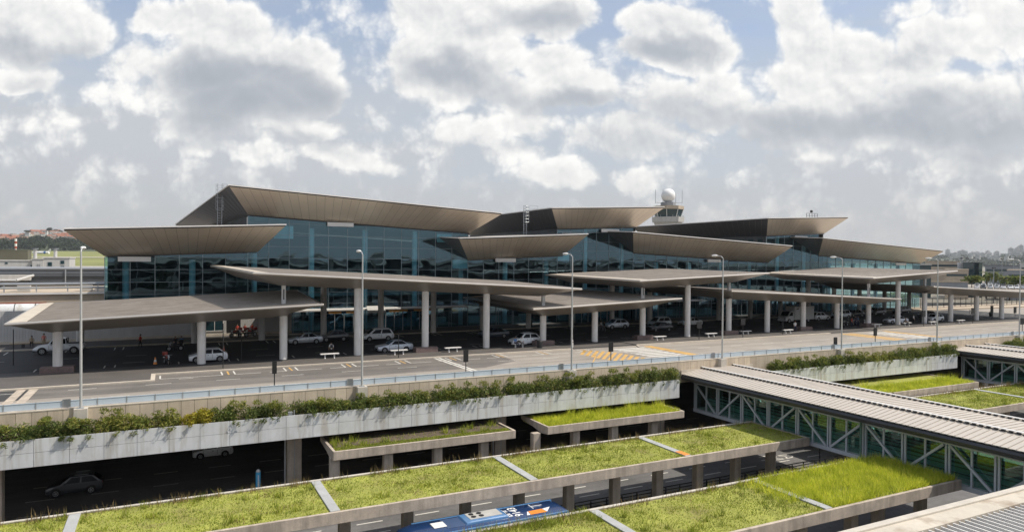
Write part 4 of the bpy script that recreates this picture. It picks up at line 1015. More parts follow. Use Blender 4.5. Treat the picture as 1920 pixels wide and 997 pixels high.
# ================================================================== VEHICLES (nose towards -X)
def wheels(t, L, W, xf, xr, r=.32):
    for x in (xf, xr):
        for s in (-1, 1):
            y0, y1 = s*(W/2-.2), s*(W/2+.005)
            w = MB().tube((x, y0, r), (x, y1, r), r, n=18).build('wheel', 'rubber', t, smooth=True)
            MB().tube((x, y1, r), (x, s*(W/2+.018), r), r*.64, n=14).build('rim', 'alloy', w)
            h = MB()
            for k in range(5):
                an = 2*PI*k/5; h.tube((x+.6*r*.62*math.cos(an), s*(W/2+.017), r+.6*r*.62*math.sin(an)), (x+.6*r*.62*math.cos(an), s*(W/2+.022), r+.6*r*.62*math.sin(an)), .05, n=6)
            h.build('spoke_gap', 'black', w)
def car(name, label, kind, paint):
    K = dict(sedan=(4.3, 1.7, 1.40, .93, (-.22, -.02, .18, .385), .98), hatch=(3.75, 1.62, 1.42, .93, (-.27, -.05, .27, .475), 1.0), suv=(4.15, 1.75, 1.58, 1.02, (-.255, -.06, .30, .48), 1.08), van=(4.2, 1.72, 1.62, .98, (-.345, -.13, .36, .48), 1.03), pickup=(4.95, 1.78, 1.82, 1.14, (-.22, -.10, .11, .15), 1.12))[kind]
    L, W, H, zb, (a0, a1, a2, a3), ztail = K
    t = thing(name, (0, 0, 0), label, {'sedan': 'car', 'hatch': 'car', 'suv': 'suv', 'van': 'minivan', 'pickup': 'pickup truck'}[kind])
    w = W/2; g = .22 if kind in ('sedan', 'hatch') else .42 if kind == 'pickup' else .30
    st = [(-.5, g+.12, .52, .62, .80), (-.485, g, .58, .72, .90), (-.42, g, .62, zb-.18, .96), (a0, g, .62, zb-.03, 1.), (0, g, .62, zb, 1.), (a3-.02, g, .62, zb+.02, 1.), (.44, g, .64, ztail-.01, .97), (.485, g+.05, .66, ztail-.1, .92), (.5, g+.15, .66, ztail-.25, .84)]
    if kind == 'pickup': st[5:7] = [(.16, g, .62, zb, 1.), (.45, g, .64, zb, .99)]
    rings = []
    for fx, z0, zm, z1, k in st:
        y = w*k; x = fx*L; zm = min(zm, z1-.05)
        rings.append([(x, -y*.94, z0), (x, -y, z0+.12), (x, -y*1.0, zm), (x, -y*.90, z1), (x, 0, z1+.035), (x, y*.90, z1), (x, y*1.0, zm), (x, y, z0+.12), (x, y*.94, z0)])
    bmesh_ = MB().loft(rings)
    # cabin
    cw, rw = w*.90, w*.70
    def ring(z, x0, x1, yw): return [(x0, -yw, z), (x1, -yw, z), (x1, yw, z), (x0, yw, z)]
    b0 = ring(zb-.06, a0*L, a3*L, cw); b1 = ring(zb+(H-zb)*.9, (a1-.02)*L, (a2+.015)*L, rw+.04); b2 = ring(H, (a1+.03)*L, (a2-.03)*L, rw-.08)
    bmesh_.loft([b0, b1, b2])
    body = bmesh_.build('body', paint, t, smooth=True, bevel=.05)
    V = lambda r, i: Vector(r[i])
    def win(p00, p01, p10, p11, f0, f1, g0, g1, nrm, nm):
        def P(f, gg): return (p00.lerp(p01, f)).lerp(p10.lerp(p11, f), gg)
        o = Vector(nrm)*.012; MB().poly([P(f0, g0)+o, P(f1, g0)+o, P(f1, g1)+o, P(f0, g1)+o]).build(nm, 'car_glass', t)
    for s, i, j in ((-1, 0, 1), (1, 3, 2)):
        p00, p01, p10, p11 = V(b0, i), V(b0, j), V(b1, i), V(b1, j)
        win(p00, p01, p10, p11, .10, .47, .12, .93, (0, s, .2), 'side_window'); win(p00, p01, p10, p11, .51, .93 if kind != 'pickup' else .95, .12, .93, (0, s, .2), 'side_window')
    win(V(b0, 0), V(b0, 3), V(b1, 0), V(b1, 3), .06, .94, .08, .96, (-.6, 0, .8), 'windshield'); win(V(b0, 1), V(b0, 2), V(b1, 1), V(b1, 2), .08, .92, .15, .93, (.8, 0, .5), 'rear_window')
    for s in (-1, 1):
        MB().box(-L*.492, -L*.462, s*w*.62-.14, s*w*.62+.14, .60, .74).build('headlight', 'lamp_clear', t, bevel=.02)
        MB().box(L*.470, L*.494, s*w*.70-.12, s*w*.70+.12, ztail-.34, ztail-.12).build('taillight', 'lamp_red', t, bevel=.02)
        MB().box(a0*L+.28, a0*L+.44, s*(w+.06)-.08, s*(w+.06)+.08, zb-.03, zb+.11).build('mirror', paint, t, bevel=.03)
        a = MB()
        for x in (-.03*L, .2*L): a.box(x, x+.16, s*(w+.004)-.008, s*(w+.004)+.008, zb-.2, zb-.16)
        a.build('door_handle', 'steel_dark', t)
        a = MB()
        for x in ((a0+.03)*L, (a0+a3)/2*L, (a3-.05)*L): a.box(x, x+.02, s*(w+.001)-.004, s*(w+.001)+.004, g+.18, zb-.12)
        a.build('door_gap', 'black', t)
    MB().box(-L*.502, -L*.48, -w*.45, w*.45, .34, .50).build('grille', 'black', t)
    MB().box(-L*.49, L*.49, -w*.88, w*.88, g-.06, g+.03).build('sill', 'black', t)
    xf, xr = -L*.315, L*.29; r = .39 if kind == 'pickup' else .34 if kind == 'suv' else .30
    a = MB()
    for x in (xf, xr):
        for s in (-1, 1): a.tube((x, s*(w-.1), r+.02), (x, s*(w+.003), r+.02), r+.06, n=18)
    a.build('wheel_arch', 'black', t)
    wheels(t, L, W, xf, xr, r)
    if kind == 'pickup': MB().box(.17*L, .47*L, -w*.80, w*.80, zb+.03, zb+.05).build('load_bed', 'black', t); MB().path([(.155*L, -w*.7, zb), (.155*L, -w*.7, H-.1), (.155*L, w*.7, H-.1), (.155*L, w*.7, zb)], .04).build('roll_bar', 'black', t)
    if kind in ('suv', 'van'):
        a = MB()
        for s in (-1, 1): a.bar(((a1+.06)*L, s*(rw-.06), H+.04), ((a2-.06)*L, s*(rw-.06), H+.04), .04, .05)
        a.build('roof_rack', 'steel_grey', t)
    return t
proto = {}
def place(kind, px, py, z, label, paint, rot=0., dy=0, loc=None, name=None, cat=None, group=None):
    if kind not in proto:
        proto[kind] = car({'sedan': 'sedan_car', 'hatch': 'hatchback_car', 'suv': 'suv_car', 'van': 'minivan', 'pickup': 'pickup_truck'}[kind], '', kind, 'car_white'); o = proto[kind]
    else: o = copy_tree(proto[kind])
    p = gz(px, py, z) if loc is None else Vector(loc)
    o.location = (p.x, p.y+dy, z); o.rotation_euler = (0, 0, rot); o['label'] = label
    if group: o['group'] = group
    elif 'group' in o.keys(): del o['group']
    recolor(o, {'body': paint, 'mirror': paint}); return o
pk = place('pickup', 110, 664, 0, 'silver pickup truck with a blue emblem half behind the leftmost column', 'car_silver', dy=.8)
MB().poly([(-.95, -.897, .66), (-.35, -.897, .66), (-.1, -.897, .80), (-.55, -.897, .98), (-.85, -.897, .92)]).build('door_emblem', 'taxi_blue', pk)
place('hatch', 391, 679, 0, 'white hatchback behind the second column of the first canopy', 'car_white', dy=.7)
place('sedan', 574, 645, 0, 'silver sedan at the far kerb just left of a black car', 'car_silver', dy=.7)
place('hatch', 629, 640, 0, 'black car between the silver sedan and the white taxi minivan', 'car_dark', dy=.8)
tx = place('van', 711, 639, 0, 'white taxi minivan with a blue side stripe and roof rack', 'car_white', dy=.8)
MB().box(-.55, 1.25, -.872, -.864, .52, .66).build('stripe', 'taxi_blue', tx); MB().box(-.2, .35, -.45, .45, 1.7, 1.82).build('roof_sign', 'white_panel', tx)
place('sedan', 742, 660, 0, 'silver sedan parked behind the bench near the centre left', 'car_silver', dy=.7)
place('sedan', 930, 634, 0, 'dark sedan half behind a column near the photo centre', 'car_navy', dy=.8)
place('suv', 989, 648, 0, 'white crossover with two people on the bench before it', 'car_white', dy=.8)
place('suv', 1160, 617, 0, 'silver crossover with a black roof behind two pedestrians', 'car_silver', dy=.8)
place('van', 1243, 613, 0, 'silver minivan behind the black sedan under the canopies', 'car_silver', dy=.9, rot=.1)
place('sedan', 1241, 621, 0, 'black sedan in front of the silver minivan', 'car_dark', dy=.6)
place('sedan', 1300, 611, 0, 'white sedan seen between two columns left of the fourth lamp', 'car_white', dy=.8)
place('suv', 1543, 601, 0, 'white off-road car right of the box truck', 'car_white', dy=.8, rot=PI)
place('van', 1583, 597, 0, 'pale silver van behind the fifth lamp', 'car_silver', dy=.8)
place('suv', 1522, 597, 0, 'black car half hidden between the box truck and the white off-road car', 'car_dark', dy=1.8)
place('sedan', 1610, 594, 0, 'dark sedan behind the group of motorcycles', 'car_dark', dy=1.)
place('suv', 1651, 591, 0, 'dark silver car between the two right canopies', 'car_grey', dy=1.)
place('van', 1698, 588, 0, 'black van with its tailgate behind the white sedan at the right', 'car_dark', dy=1.)
place('sedan', 1689, 607, 0, 'white sedan behind a column at the right end of the island', 'car_white', dy=1., rot=-.25)
place('sedan', 1748, 596, 0, 'dark sedan behind the white hatchback at the right', 'car_navy', dy=1.)
place('hatch', 1760, 603, 0, 'white hatchback behind the sixth lamp', 'car_white', dy=.8)
place('suv', 139, 929, ZL, 'dark SUV with chrome window trim driving on the shaded lower road', 'car_grey', dy=.9)
sv = [o for o in COL.objects if o.get('label', '').startswith('dark SUV with chrome')][0]
MB().bar((-.95, -.83, 1.06), (1.75, -.83, 1.10), .03, .035).build('window_trim', 'alloy', sv); MB().bar((-.2, -.72, 1.50), (1.25, -.72, 1.48), .03, .03).build('window_trim', 'alloy', sv)
place('hatch', 400, 859, ZL, 'white hatchback in the shade of the lower road, cut off by the fascia', 'car_white', dy=.9)
for ch in proto.values():
    pass
# white box truck
p = gz(1497, 605, 0); t = thing('box_truck', (p.x, p.y+1, 0), 'white box truck with a plain cargo body under the long low canopy', 'truck'); X, Y = p.x, p.y+1
MB().box(X-1.0, X+4.0, Y-1.05, Y+1.05, .55, 2.95).build('cargo_box', 'white_panel', t, bevel=.04)
MB().prism([(X-3.1, .35), (X-1.1, .35), (X-1.1, 2.1), (X-1.9, 2.15), (X-2.5, 1.25), (X-3.05, 1.05)], 'y', Y-.95, Y+.95).build('cab', 'car_white', t, bevel=.05)
MB().poly([(X-2.35, Y-.965, 1.3), (X-1.35, Y-.965, 1.3), (X-1.35, Y-.965, 1.95), (X-1.85, Y-.965, 1.98)]).build('side_window', 'car_glass', t)
MB().poly([(X-2.53, Y-.8, 1.3), (X-2.53, Y+.8, 1.3), (X-1.97, Y+.8, 2.1), (X-1.97, Y-.8, 2.1)]).build('windshield', 'car_glass', t)
MB().box(X-1.1, X+4.0, Y-.8, Y+.8, .35, .549).build('chassis', 'black', t)
for x in (X-2.3, X+2.6):
    for s in (-1, 1):
        w = MB().tube((x, Y+s*.75, .4), (x, Y+s*1.0, .4), .4, n=18).build('wheel', 'rubber', t, smooth=True); MB().tube((x, Y+s*1.0, .4), (x, Y+s*1.02, .4), .24, n=12).build('rim', 'alloy', w)
for s in (-1, 1): MB().box(X-3.13, X-3.04, Y+s*.7-.16, Y+s*.7+.16, .7, .9).build('headlight', 'lamp_clear', t)
MB().box(X+1.35, X+1.39, Y-1.06, Y-1.051, .6, 2.9).box(X-.6, X+.0, Y-1.06, Y-1.051, 2.4, 2.6).build('box_trim', 'steel_dark', t)

# coach on the lower road, roof seen from above
bx0, bx1 = gz(752, 993, -5.65).x, gz(1067, 948, -5.65).x
far = gz(1029, 934.6, -5.75).y; near = far-2.5
t = thing('coach', ((bx0+bx1)/2, (near+far)/2, ZL), 'blue coach with air conditioning unit and white numbers on its roof', 'bus'); yc = (near+far)/2; hw = 1.25
zR = -5.72; L = bx1-bx0
rings = []
for f, k, zt_ in ((0, .72, -6.9), (.012, .86, -6.3), (.05, .95, -5.86), (.11, 1, zR), (.95, 1, zR), (.985, .97, -5.85), (1, .9, -6.3)):
    x = bx0-.5+f*(L+.5); y = hw*k; rings.append([(x, yc-y*.97, ZL+.35), (x, yc-y, -7.6), (x, yc-y, zt_-.38), (x, yc-y*.90, zt_-.10), (x, yc-y*.72, zt_), (x, yc+y*.72, zt_), (x, yc+y*.90, zt_-.10), (x, yc+y, zt_-.38), (x, yc+y, -7.6), (x, yc+y*.97, ZL+.35)])
MB().loft(rings).build('body', 'bus_blue', t, smooth=True)
MB().box(bx0+.6, bx1-.5, yc-hw-.006, yc-hw-.002, -7.5, -6.4).build('side_windows', 'car_glass', t)
MB().poly([(bx0-.53, yc-.9, -7.9), (bx0-.53, yc+.9, -7.9), (bx0-.40, yc+1.0, -6.45), (bx0-.40, yc-1.0, -6.45)]).build('windshield', 'car_glass', t)
MB().bar((bx0+1, yc-hw*.93, zR-.13), (bx1-.3, yc-hw*.93, zR-.13), .16, .14).bar((bx0+1, yc+hw*.93, zR-.13), (bx1-.3, yc+hw*.93, zR-.13), .16, .14).build('roof_rail', 'bus_pale', t)
ax0 = bx0+L*.36; ax1 = bx0+L*.60
ac = MB().loft([[(ax0-.2+.4*k, yc-.78+.1*k, z), (ax1+.15-.3*k, yc-.78+.1*k, z), (ax1+.15-.3*k, yc+.78-.1*k, z), (ax0-.2+.4*k, yc+.78-.1*k, z)] for k, z in ((0, zR-.02), (.3, zR+.13), (1, zR+.19))]).build('air_conditioner', 'bus_pale', t, bevel=.03)
MB().box(ax0+.25, ax1-.25, yc-.45, yc+.6, zR+.192, zR+.21).build('top_plate', 'bus_grey', ac)
for i in range(2):
    for j in range(2): MB().tube((ax0+.6+.55*i, yc-.12+.45*j, zR+.211), (ax0+.6+.55*i, yc-.12+.45*j, zR+.235), .17, n=14).build('fan', 'black', ac)
MB().box(bx0+L*.17, bx0+L*.245, yc-.42, yc+.42, zR+.004, zR+.06).build('roof_hatch', 'edge_white', t, bevel=.03)
MB().box(bx0+L*.24, bx0+L*.42, yc-.75, yc+.75, zR+.003, zR+.02).build('roof_panel', 'bus_blue_dull', t)
MB().poly([(bx0+L*0.740, yc-hw*.72, zR+.012), (bx0+L*0.845, yc-hw*.72, zR+.012), (bx0+L*0.840, yc-.25, zR+.012), (bx0+L*0.750, yc-.30, zR+.012)]).build('orange_patch', 'bus_orange', t)
MB().poly([(bx0+L*0.715, yc-hw*.72, zR+.012), (bx0+L*0.737, yc-hw*.72, zR+.012), (bx0+L*0.747, yc-.30, zR+.012), (bx0+L*0.740, yc-.35, zR+.012)]).poly([(bx0+L*0.848, yc-hw*.70, zR+.012), (bx0+L*0.900, yc-.15, zR+.012), (bx0+L*0.843, yc-.28, zR+.012)]).build('white_patch', 'white_panel', t)
MB().box(bx0+L*0.800, bx0+L*0.870, yc+.35, yc+.40, zR+.004, zR+.03).box(bx0+L*0.795, bx0+L*0.800, yc-.0, yc+.75, zR+.004, zR+.03).build('roof_bar', 'white_panel', t)
for x in (bx0+1.6, bx1-2.6):
    for s in (-1, 1): w = MB().tube((x, yc+s*(hw-.3), ZL+.48), (x, yc+s*(hw+.01), ZL+.48), .48, n=18).build('wheel', 'rubber', t, smooth=True); MB().tube((x, yc+s*(hw+.01), ZL+.48), (x, yc+s*(hw+.03), ZL+.48), .28, n=12).build('rim', 'alloy', w)
def text(body, size, loc, rz, m, parent, name):
    cu = bpy.data.curves.new(name, 'FONT'); cu.body = body; cu.size = size; cu.extrude = .004; cu.align_x = 'CENTER'; cu.offset = .012
    tmp = bpy.data.objects.new(name, cu); COL.objects.link(tmp); bpy.context.view_layer.update()
    me = bpy.data.meshes.new_from_object(tmp.evaluated_get(bpy.context.evaluated_depsgraph_get())); bpy.data.objects.remove(tmp)
    me.materials.clear(); me.materials.append(MATS[m])
    o = bpy.data.objects.new(name, me); COL.objects.link(o); o.parent = parent; o.location = Vector(loc)-parent.location; o.rotation_euler = (0, 0, rz)
text('9143', .80, (bx0+L*.70, yc, zR+.012), PI/2, 'white_panel', t, 'fleet_number')
text('BMF', .74, (bx0+L*.637, yc, zR+.012), PI/2, 'white_panel', t, 'fleet_letters')

# motorcycles
def motorcycle(m='car_red'):
    t = thing('motorcycle', (0, 0, 0), '', 'motorcycle')
    for x in (-.62, .62):
        w = MB().tube((x, -.06, .3), (x, .06, .3), .3, n=18).build('wheel', 'rubber', t, smooth=True); MB().tube((x, -.065, .3), (x, .065, .3), .19, n=12).build('rim', 'alloy', w)
    MB().prism([(-.35, .45), (.25, .42), (.35, .62), (-.3, .62)], 'y', -.14, .14).build('engine', 'steel_dark', t)
    MB().loft([[(-.45, -.08, .72), (-.45, .08, .72), (-.45, .08, .9), (-.45, -.08, .9)], [(-.2, -.16, .68), (-.2, .16, .68), (-.2, .14, .98), (-.2, -.14, .98)], [(.1, -.11, .68), (.1, .11, .68), (.1, .1, .86), (.1, -.1, .86)]]).build('tank', m, t, smooth=True)
    MB().prism([(.05, .72), (.75, .78), (.75, .88), (.1, .84)], 'y', -.13, .13).build('seat', 'black', t, bevel=.03)
    MB().bar((-.62, 0, .3), (-.42, 0, 1.0), .07).bar((-.42, -.36, 1.02), (-.42, .36, 1.02), .04).build('handlebar', 'steel_grey', t)
    MB().sph((-.53, 0, .86), .11, 10, 6).build('headlight', 'lamp_clear', t, smooth=True)
    MB().box(.45, .9, -.22, .22, .90, 1.28).build('top_box', m, t, bevel=.04)
    MB().box(.86, .90, -.1, .1, .62, .74).build('number_plate', 'white_panel', t)
    return t
m0 = motorcycle()
spots = [(313, 684, PI/2+.3, 'red motorcycle parked right of the traffic cone, seen from behind', None), (442, 634, .5, 'red motorcycle left of two others by the dark doorway', 'car_red'), (456, 634, .7, 'red motorcycle in the middle of three by the dark doorway', 'car_red'), (470, 633, .4, 'red motorcycle nearest the rear column by the dark doorway', 'car_red'), (1588, 612, .2, 'dark motorcycle at the left of the group near the fifth lamp', 'car_dark'), (1605, 610, .3, 'dark motorcycle in the middle of the group near the fifth lamp', 'car_dark'), (328, 658, .1, 'black motorcycle beside the person in blue', 'car_dark')]
for i, (px, py, r, lab, m) in enumerate(spots):
    o = m0 if i == 0 else copy_tree(m0)
    p = gz(px, py, 0); o.location = (p.x, p.y+.3, .13 if p.y > 96.3 else (Zi if p.y < 76.8 else 0)); o.rotation_euler = (0, 0, r); o['label'] = lab
    if m: recolor(o, {'tank': m, 'top_box': m})

# ================================================================== PEOPLE
def person_mesh(J, bones):
    """continuous skinned body; J: joint -> (pos, radius); bones: (a, b, material index)"""
    me = bpy.data.meshes.new('person'); bm = bmesh.new(); sk = bm.verts.layers.skin.verify(); vs = {}
    for k, (p, r) in J.items():
        v = bm.verts.new(p); v[sk].radius = (r, r) if isinstance(r, float) else r; v[sk].use_root = k == 'pelvis'; vs[k] = v
    for a, b, _ in bones: bm.edges.new((vs[a], vs[b]))
    bm.to_mesh(me); bm.free()
    o = bpy.data.objects.new('tmp', me); COL.objects.link(o)
    o.modifiers.new('s', 'SKIN'); sb = o.modifiers.new('u', 'SUBSURF'); sb.levels = 1; sb.render_levels = 1
    bpy.context.view_layer.update()
    out = bpy.data.meshes.new_from_object(o.evaluated_get(bpy.context.evaluated_depsgraph_get())); bpy.data.objects.remove(o)
    for m in ('skin', 'cloth_white', 'cloth_navy', 'cloth_black'): out.materials.append(MATS[m])
    segs = [(Vector(J[a][0]), Vector(J[b][0]), m) for a, b, m in bones]
    for f in out.polygons:
        c = f.center; best = None
        for a, b, m in segs:
            d = b-a; tt = max(0, min(1, (c-a).dot(d)/d.length_squared)); q = (c-a-d*tt).length
            if best is None or q < best[0]: best = (q, m)
        f.material_index = best[1]; f.use_smooth = True
    return out
def person_joints(pose):
    J = dict(pelvis=((0, 0, .93), .135), belly=((0, 0, 1.08), .13), chest=((0, 0, 1.28), (.15, .125)), neck=((0, 0, 1.45), .055), chin=((0, -.015, 1.53), .075), head=((0, -.005, 1.60), .098), crown=((0, .01, 1.67), .08), nose=((0, -.105, 1.585), .018))
    bones = [('pelvis', 'belly', 1), ('belly', 'chest', 1), ('chest', 'neck', 1), ('neck', 'chin', 0), ('chin', 'head', 0), ('head', 'crown', 0), ('head', 'nose', 0)]
    for s, n in ((-1, 'l'), (1, 'r')):
        ph = s if pose == 'walk' else 0
        sh = (s*.185, 0, 1.39); el = (s*.235, .04+.08*ph, 1.13); wr = (s*.245, -.06+.2*ph-.04, .92 if pose != 'walk' else .95)
        hip = (s*.095, 0, .88); kn = (s*.10, -.03-.16*ph*1., .50); an = (s*.10, .03-.20*ph, .10 if ph >= 0 else .13); toe = (s*.115, -.15-.20*ph, .05)
        if pose == 'sit':
            hip = (s*.10, -.02, .88); kn = (s*.13, -.44, .90); an = (s*.13, -.42, .52); toe = (s*.135, -.58, .47); el = (s*.25, -.06, 1.13); wr = (s*.16, -.30, 1.0)
        d = Vector((0, -.03, -.085)) if pose != 'sit' else Vector((0, -.09, -.015))
        pa = tuple(Vector(wr)+d)
        J.update({n+'sh': (sh, .06), n+'el': (el, .043), n+'wr': (wr, .03), n+'pa': (pa, .036), n+'hip': (hip, .09), n+'kn': (kn, .062), n+'an': (an, .042), n+'toe': (toe, .038)})
        bones += [('chest', n+'sh', 1), (n+'sh', n+'el', 1), (n+'el', n+'wr', 0), (n+'wr', n+'pa', 0), ('pelvis', n+'hip', 2), (n+'hip', n+'kn', 2), (n+'kn', n+'an', 2), (n+'an', n+'toe', 3)]
        for k in range(4):
            q1 = Vector(pa)+d*.45+Vector((0, (k-1.5)*.02, 0)); q2 = q1+d*(.55+.12*(1-abs(k-1.5)))+Vector((-s*.015, 0, 0))
            if pose == 'sit': q1 = Vector(pa)+d*.45+Vector(((k-1.5)*.02, 0, 0)); q2 = q1+d*.5+Vector((0, 0, -.02))
            J[n+'f%d' % k] = (tuple(q1), .0095); J[n+'g%d' % k] = (tuple(q2), .008); bones += [(n+'pa', n+'f%d' % k, 0), (n+'f%d' % k, n+'g%d' % k, 0)]
        J[n+'t0'] = (tuple(Vector(pa)+Vector((-s*.02, -.045, .01))), .011); J[n+'t1'] = (tuple(Vector(pa)+Vector((-s*.025, -.07, -.03))), .009); bones += [(n+'pa', n+'t0', 0), (n+'t0', n+'t1', 0)]
    return J, bones
PM = {}
for pose in ('stand', 'walk', 'sit'): PM[pose] = person_mesh(*person_joints(pose))
HAIR = MB().sph((0, .02, 1.635), (.108, .112, .10), 12, 8)
def hair_mesh():
    o = HAIR.build('hair', 'hair', None, smooth=True); me = o.data; bpy.data.objects.remove(o)
    bm = bmesh.new(); bm.from_mesh(me); bmesh.ops.delete(bm, geom=[f for f in bm.faces if f.calc_center_median().y < -.045 and f.calc_center_median().z < 1.67], context='FACES'); bm.to_mesh(me); bm.free(); return me
HM = hair_mesh()
def person(pose, loc, rz, label, shirt, legs, shoes='cloth_black', sc=.97, bag=None):
    o = bpy.data.objects.new('person', PM[pose]); COL.objects.link(o); o.location = loc; o.rotation_euler = (0, 0, rz); o.scale = (sc, sc, sc)
    for i, m in ((1, shirt), (2, legs), (3, shoes)): o.material_slots[i].link = 'OBJECT'; o.material_slots[i].material = MATS[m]
    tag(o, label, 'person'); h = bpy.data.objects.new('hair', HM); COL.objects.link(h); h.parent = o
    if bag:
        b = MB().box(-.15, .15, .13, .28, 1.02, 1.42).build('backpack', bag, None, bevel=.05); b.parent = o
    return o
def ground_at(px, py, z=0): p = gz(px, py, z); return p
def put(pose, px, py, label, shirt, legs, rz=0., z=0., **kw):
    p = gz(px, py, z); return person(pose, (p.x, p.y, z), rz, label, shirt, legs, **kw)
put('walk', 263, 652, 'person in dark red walking along the ribbed wall', 'cloth_red', 'cloth_black', -1.2)
put('stand', 329, 657, 'person in black standing by the black motorcycle', 'cloth_black', 'cloth_black', .4)
put('stand', 340, 656, 'person in a light blue top left of the rear column', 'cloth_blue', 'cloth_black', -.3)
put('stand', 419, 676, 'person in a pink shirt at the tail of the white hatchback', 'cloth_pink', 'cloth_navy', 1.2)
p = gz(618, 667, Zi); person('stand', (p.x, 76.4, Zi), PI, 'man in a white shirt with a dark backpack standing behind a bench', 'cloth_white', 'cloth_black', bag='cloth_black')
pb = gz(973, 651, Zi)
person('sit', (pb.x-.55, min(pb.y, 75.6)-.05, Zi-.29), .3, 'person in dark blue seated on the bench by the white crossover', 'cloth_blue', 'cloth_navy')
person('sit', (pb.x+.35, min(pb.y, 75.6)-.05, Zi-.29), -.2, 'person in a white shirt seated on the bench by the white crossover', 'cloth_white', 'cloth_grey')
put('walk', 1127, 621, 'pedestrian in a pale shirt left of another pedestrian, near the silver crossover', 'cloth_white', 'cloth_grey', .3)
put('walk', 1133, 623, 'pedestrian in dark clothes just before the silver crossover', 'cloth_black', 'cloth_grey', .3)
p = gz(1486, 621, Zi); person('walk', (p.x, 75.3, Zi), -.6, 'man in a white shirt standing right of a bench near the box truck column', 'cloth_white', 'cloth_navy')
put('stand', 1597, 613, 'person in red among the motorcycles', 'cloth_red', 'cloth_navy', .3)
put('stand', 1604, 610, 'person with a white cap and dark top among the motorcycles', 'cloth_navy', 'cloth_navy', -.4)
put('stand', 1609, 611, 'person in dark blue right of the motorcycles', 'cloth_blue', 'cloth_navy', .8)
p = gz(1713, 607, 0); person('stand', (p.x, p.y, 0), .5, 'person in a white shirt right of the white sedan at the right', 'cloth_white', 'cloth_black')
pb = gz(1698, 610, Zi); person('sit', (pb.x-.1, min(max(pb.y, 74.2), 75.6)-.05, Zi-.29), .1, 'person in dark clothes seated on the bench by the white sedan', 'cloth_black', 'cloth_black')
p = gz(57, 655, .13); person('sit', (p.x-.2, 98.45, .13-.29), .1, 'person in a tan top seated on the long dark bench', 'cloth_tan', 'cloth_black')
person('stand', (gz(78, 654, .13).x, 97.9, .13), -.2, 'person in a pale pink top standing before the long dark bench', 'cloth_pink', 'cloth_tan')
put('stand', 445, 630, 'person in a red jacket left of the row by the dark doorway', 'cloth_red', 'cloth_black', .2, z=.13)
put('stand', 459, 630, 'person in a red jacket in the middle of the row by the dark doorway', 'cloth_red', 'cloth_black', -.3, z=.13)
put('stand', 473, 629, 'person in a red jacket nearest the rear column by the dark doorway', 'cloth_red', 'cloth_black', .5, z=.13)
put('stand', 1371, 602, 'dark clothed person at the far kerb under the long low canopy', 'cloth_grey', 'cloth_black', .2, z=.13)
# ================================================================== BACKGROUND, LEFT
def bld(name, label, px0, px1, pt, Y, depth, zbot, wall, roof=None, cat='building', parapet=.0, wins=(), wm='glass_dark'):
    """box building whose front face fills px0..px1 at row Y"""
    a, b = gy(px0, pt, Y), gy(px1, pt, Y); zt_ = a.z
    t = thing(name, ((a.x+b.x)/2, Y, zbot), label, cat)
    w = MB().box(a.x, b.x, Y, Y+depth, zbot, zt_).build('wall', wall, t)
    MB().box(a.x-.15, b.x+.15, Y-.15, Y+depth+.15, zt_+.002, zt_+.25).build('roof', roof or wall, t)
    for x0, x1, y0, y1 in wins:
        p, q = gy(x0, y1, Y), gy(x1, y0, Y); f = MB().box(p.x, q.x, Y-.08, Y-.004, p.z, q.z).build('window', 'steel_grey', t)
        MB().box(p.x+.08, q.x-.08, Y-.10, Y-.081, p.z+.08, q.z-.08).build('pane', wm, f)
    return t, a, b
t, a, b = bld('louvred_hall', 'grey louvred hall directly left of the terminal glass', -60, 197, 505, 150, 18, ZL, 'louvre_grey', 'wall_grey')
m = MB(); z = 0.6
while z < a.z-.4: m.hexa([(a.x, 149.86, z), (b.x, 149.86, z), (b.x, 149.99, z+.04), (a.x, 149.99, z+.04)], [(a.x, 149.88, z+.18), (b.x, 149.88, z+.18), (b.x, 149.99, z+.22), (a.x, 149.99, z+.22)]); z += .36
m.build('louvres', 'louvre_grey', t)
MB().box(a.x, b.x, 149.7, 149.85, gy(0, 521, 150).z, gy(0, 519, 150).z).build('ledge', 'steel_dark', t)
xx = gy(123, 520, 150).x; MB().tube((xx, 149.75, 0), (xx, 149.75, a.z), .12).build('downpipe', 'steel_grey', t)
p, q = gy(-60, 544, 149.6), gy(55, 525, 149.6); MB().box(p.x, q.x, 148.6, 149.7, p.z, q.z).build('plant_recess', 'interior_dark', t); MB().box(p.x, q.x+.3, 147.9, 149.72, q.z+.01, q.z+1.).build('plant_canopy', 'wall_white', t)
t, a, b = bld('annex', 'low annex with a tan roof terrace and pipes behind the first canopy', -60, 196, 553, 124, 25, ZL, 'wall_tan', 'wall_tan')
m = MB()
for zz2, r in ((.9, .16), (1.5, .2)): m.tube((a.x, 125, a.z+zz2), (b.x, 125, a.z+zz2), r, n=8)
m.build('roof_pipes', 'steel_grey', t); each('pipe_stand', 'steel_grey', t, [(a.x+4*k, a.x+4*k+.15, 124.9, 125.1, a.z+.25, a.z+1.5) for k in range(8)])
m = MB().tube((a.x, 126.5, a.z+2.0), (gy(30, 545, 126.5).x, 126.5, a.z+2.), .2).tube((gy(30, 545, 126.5).x, 126.5, a.z+2.), (gy(48, 545, 126.5).x, 133, a.z+2.6), .2); m.build('air_ducts', 'wall_white', t)
for px in (32, 150): q = gy(px, 552, 127); MB().box(q.x, q.x+1.6, 127, 128.3, a.z+.3, a.z+1.5).build('roof_unit', 'wall_white', t)
MB().box(a.x, b.x, 123.7, 123.99, a.z-.05, a.z+.22).build('eaves', 'edge_white', t)
p, q = gy(-30, 576, 123.9), gy(88, 566, 123.9); MB().box(p.x, q.x, 123.5, 123.69, p.z, q.z).build('red_band', 'brick_red', t)
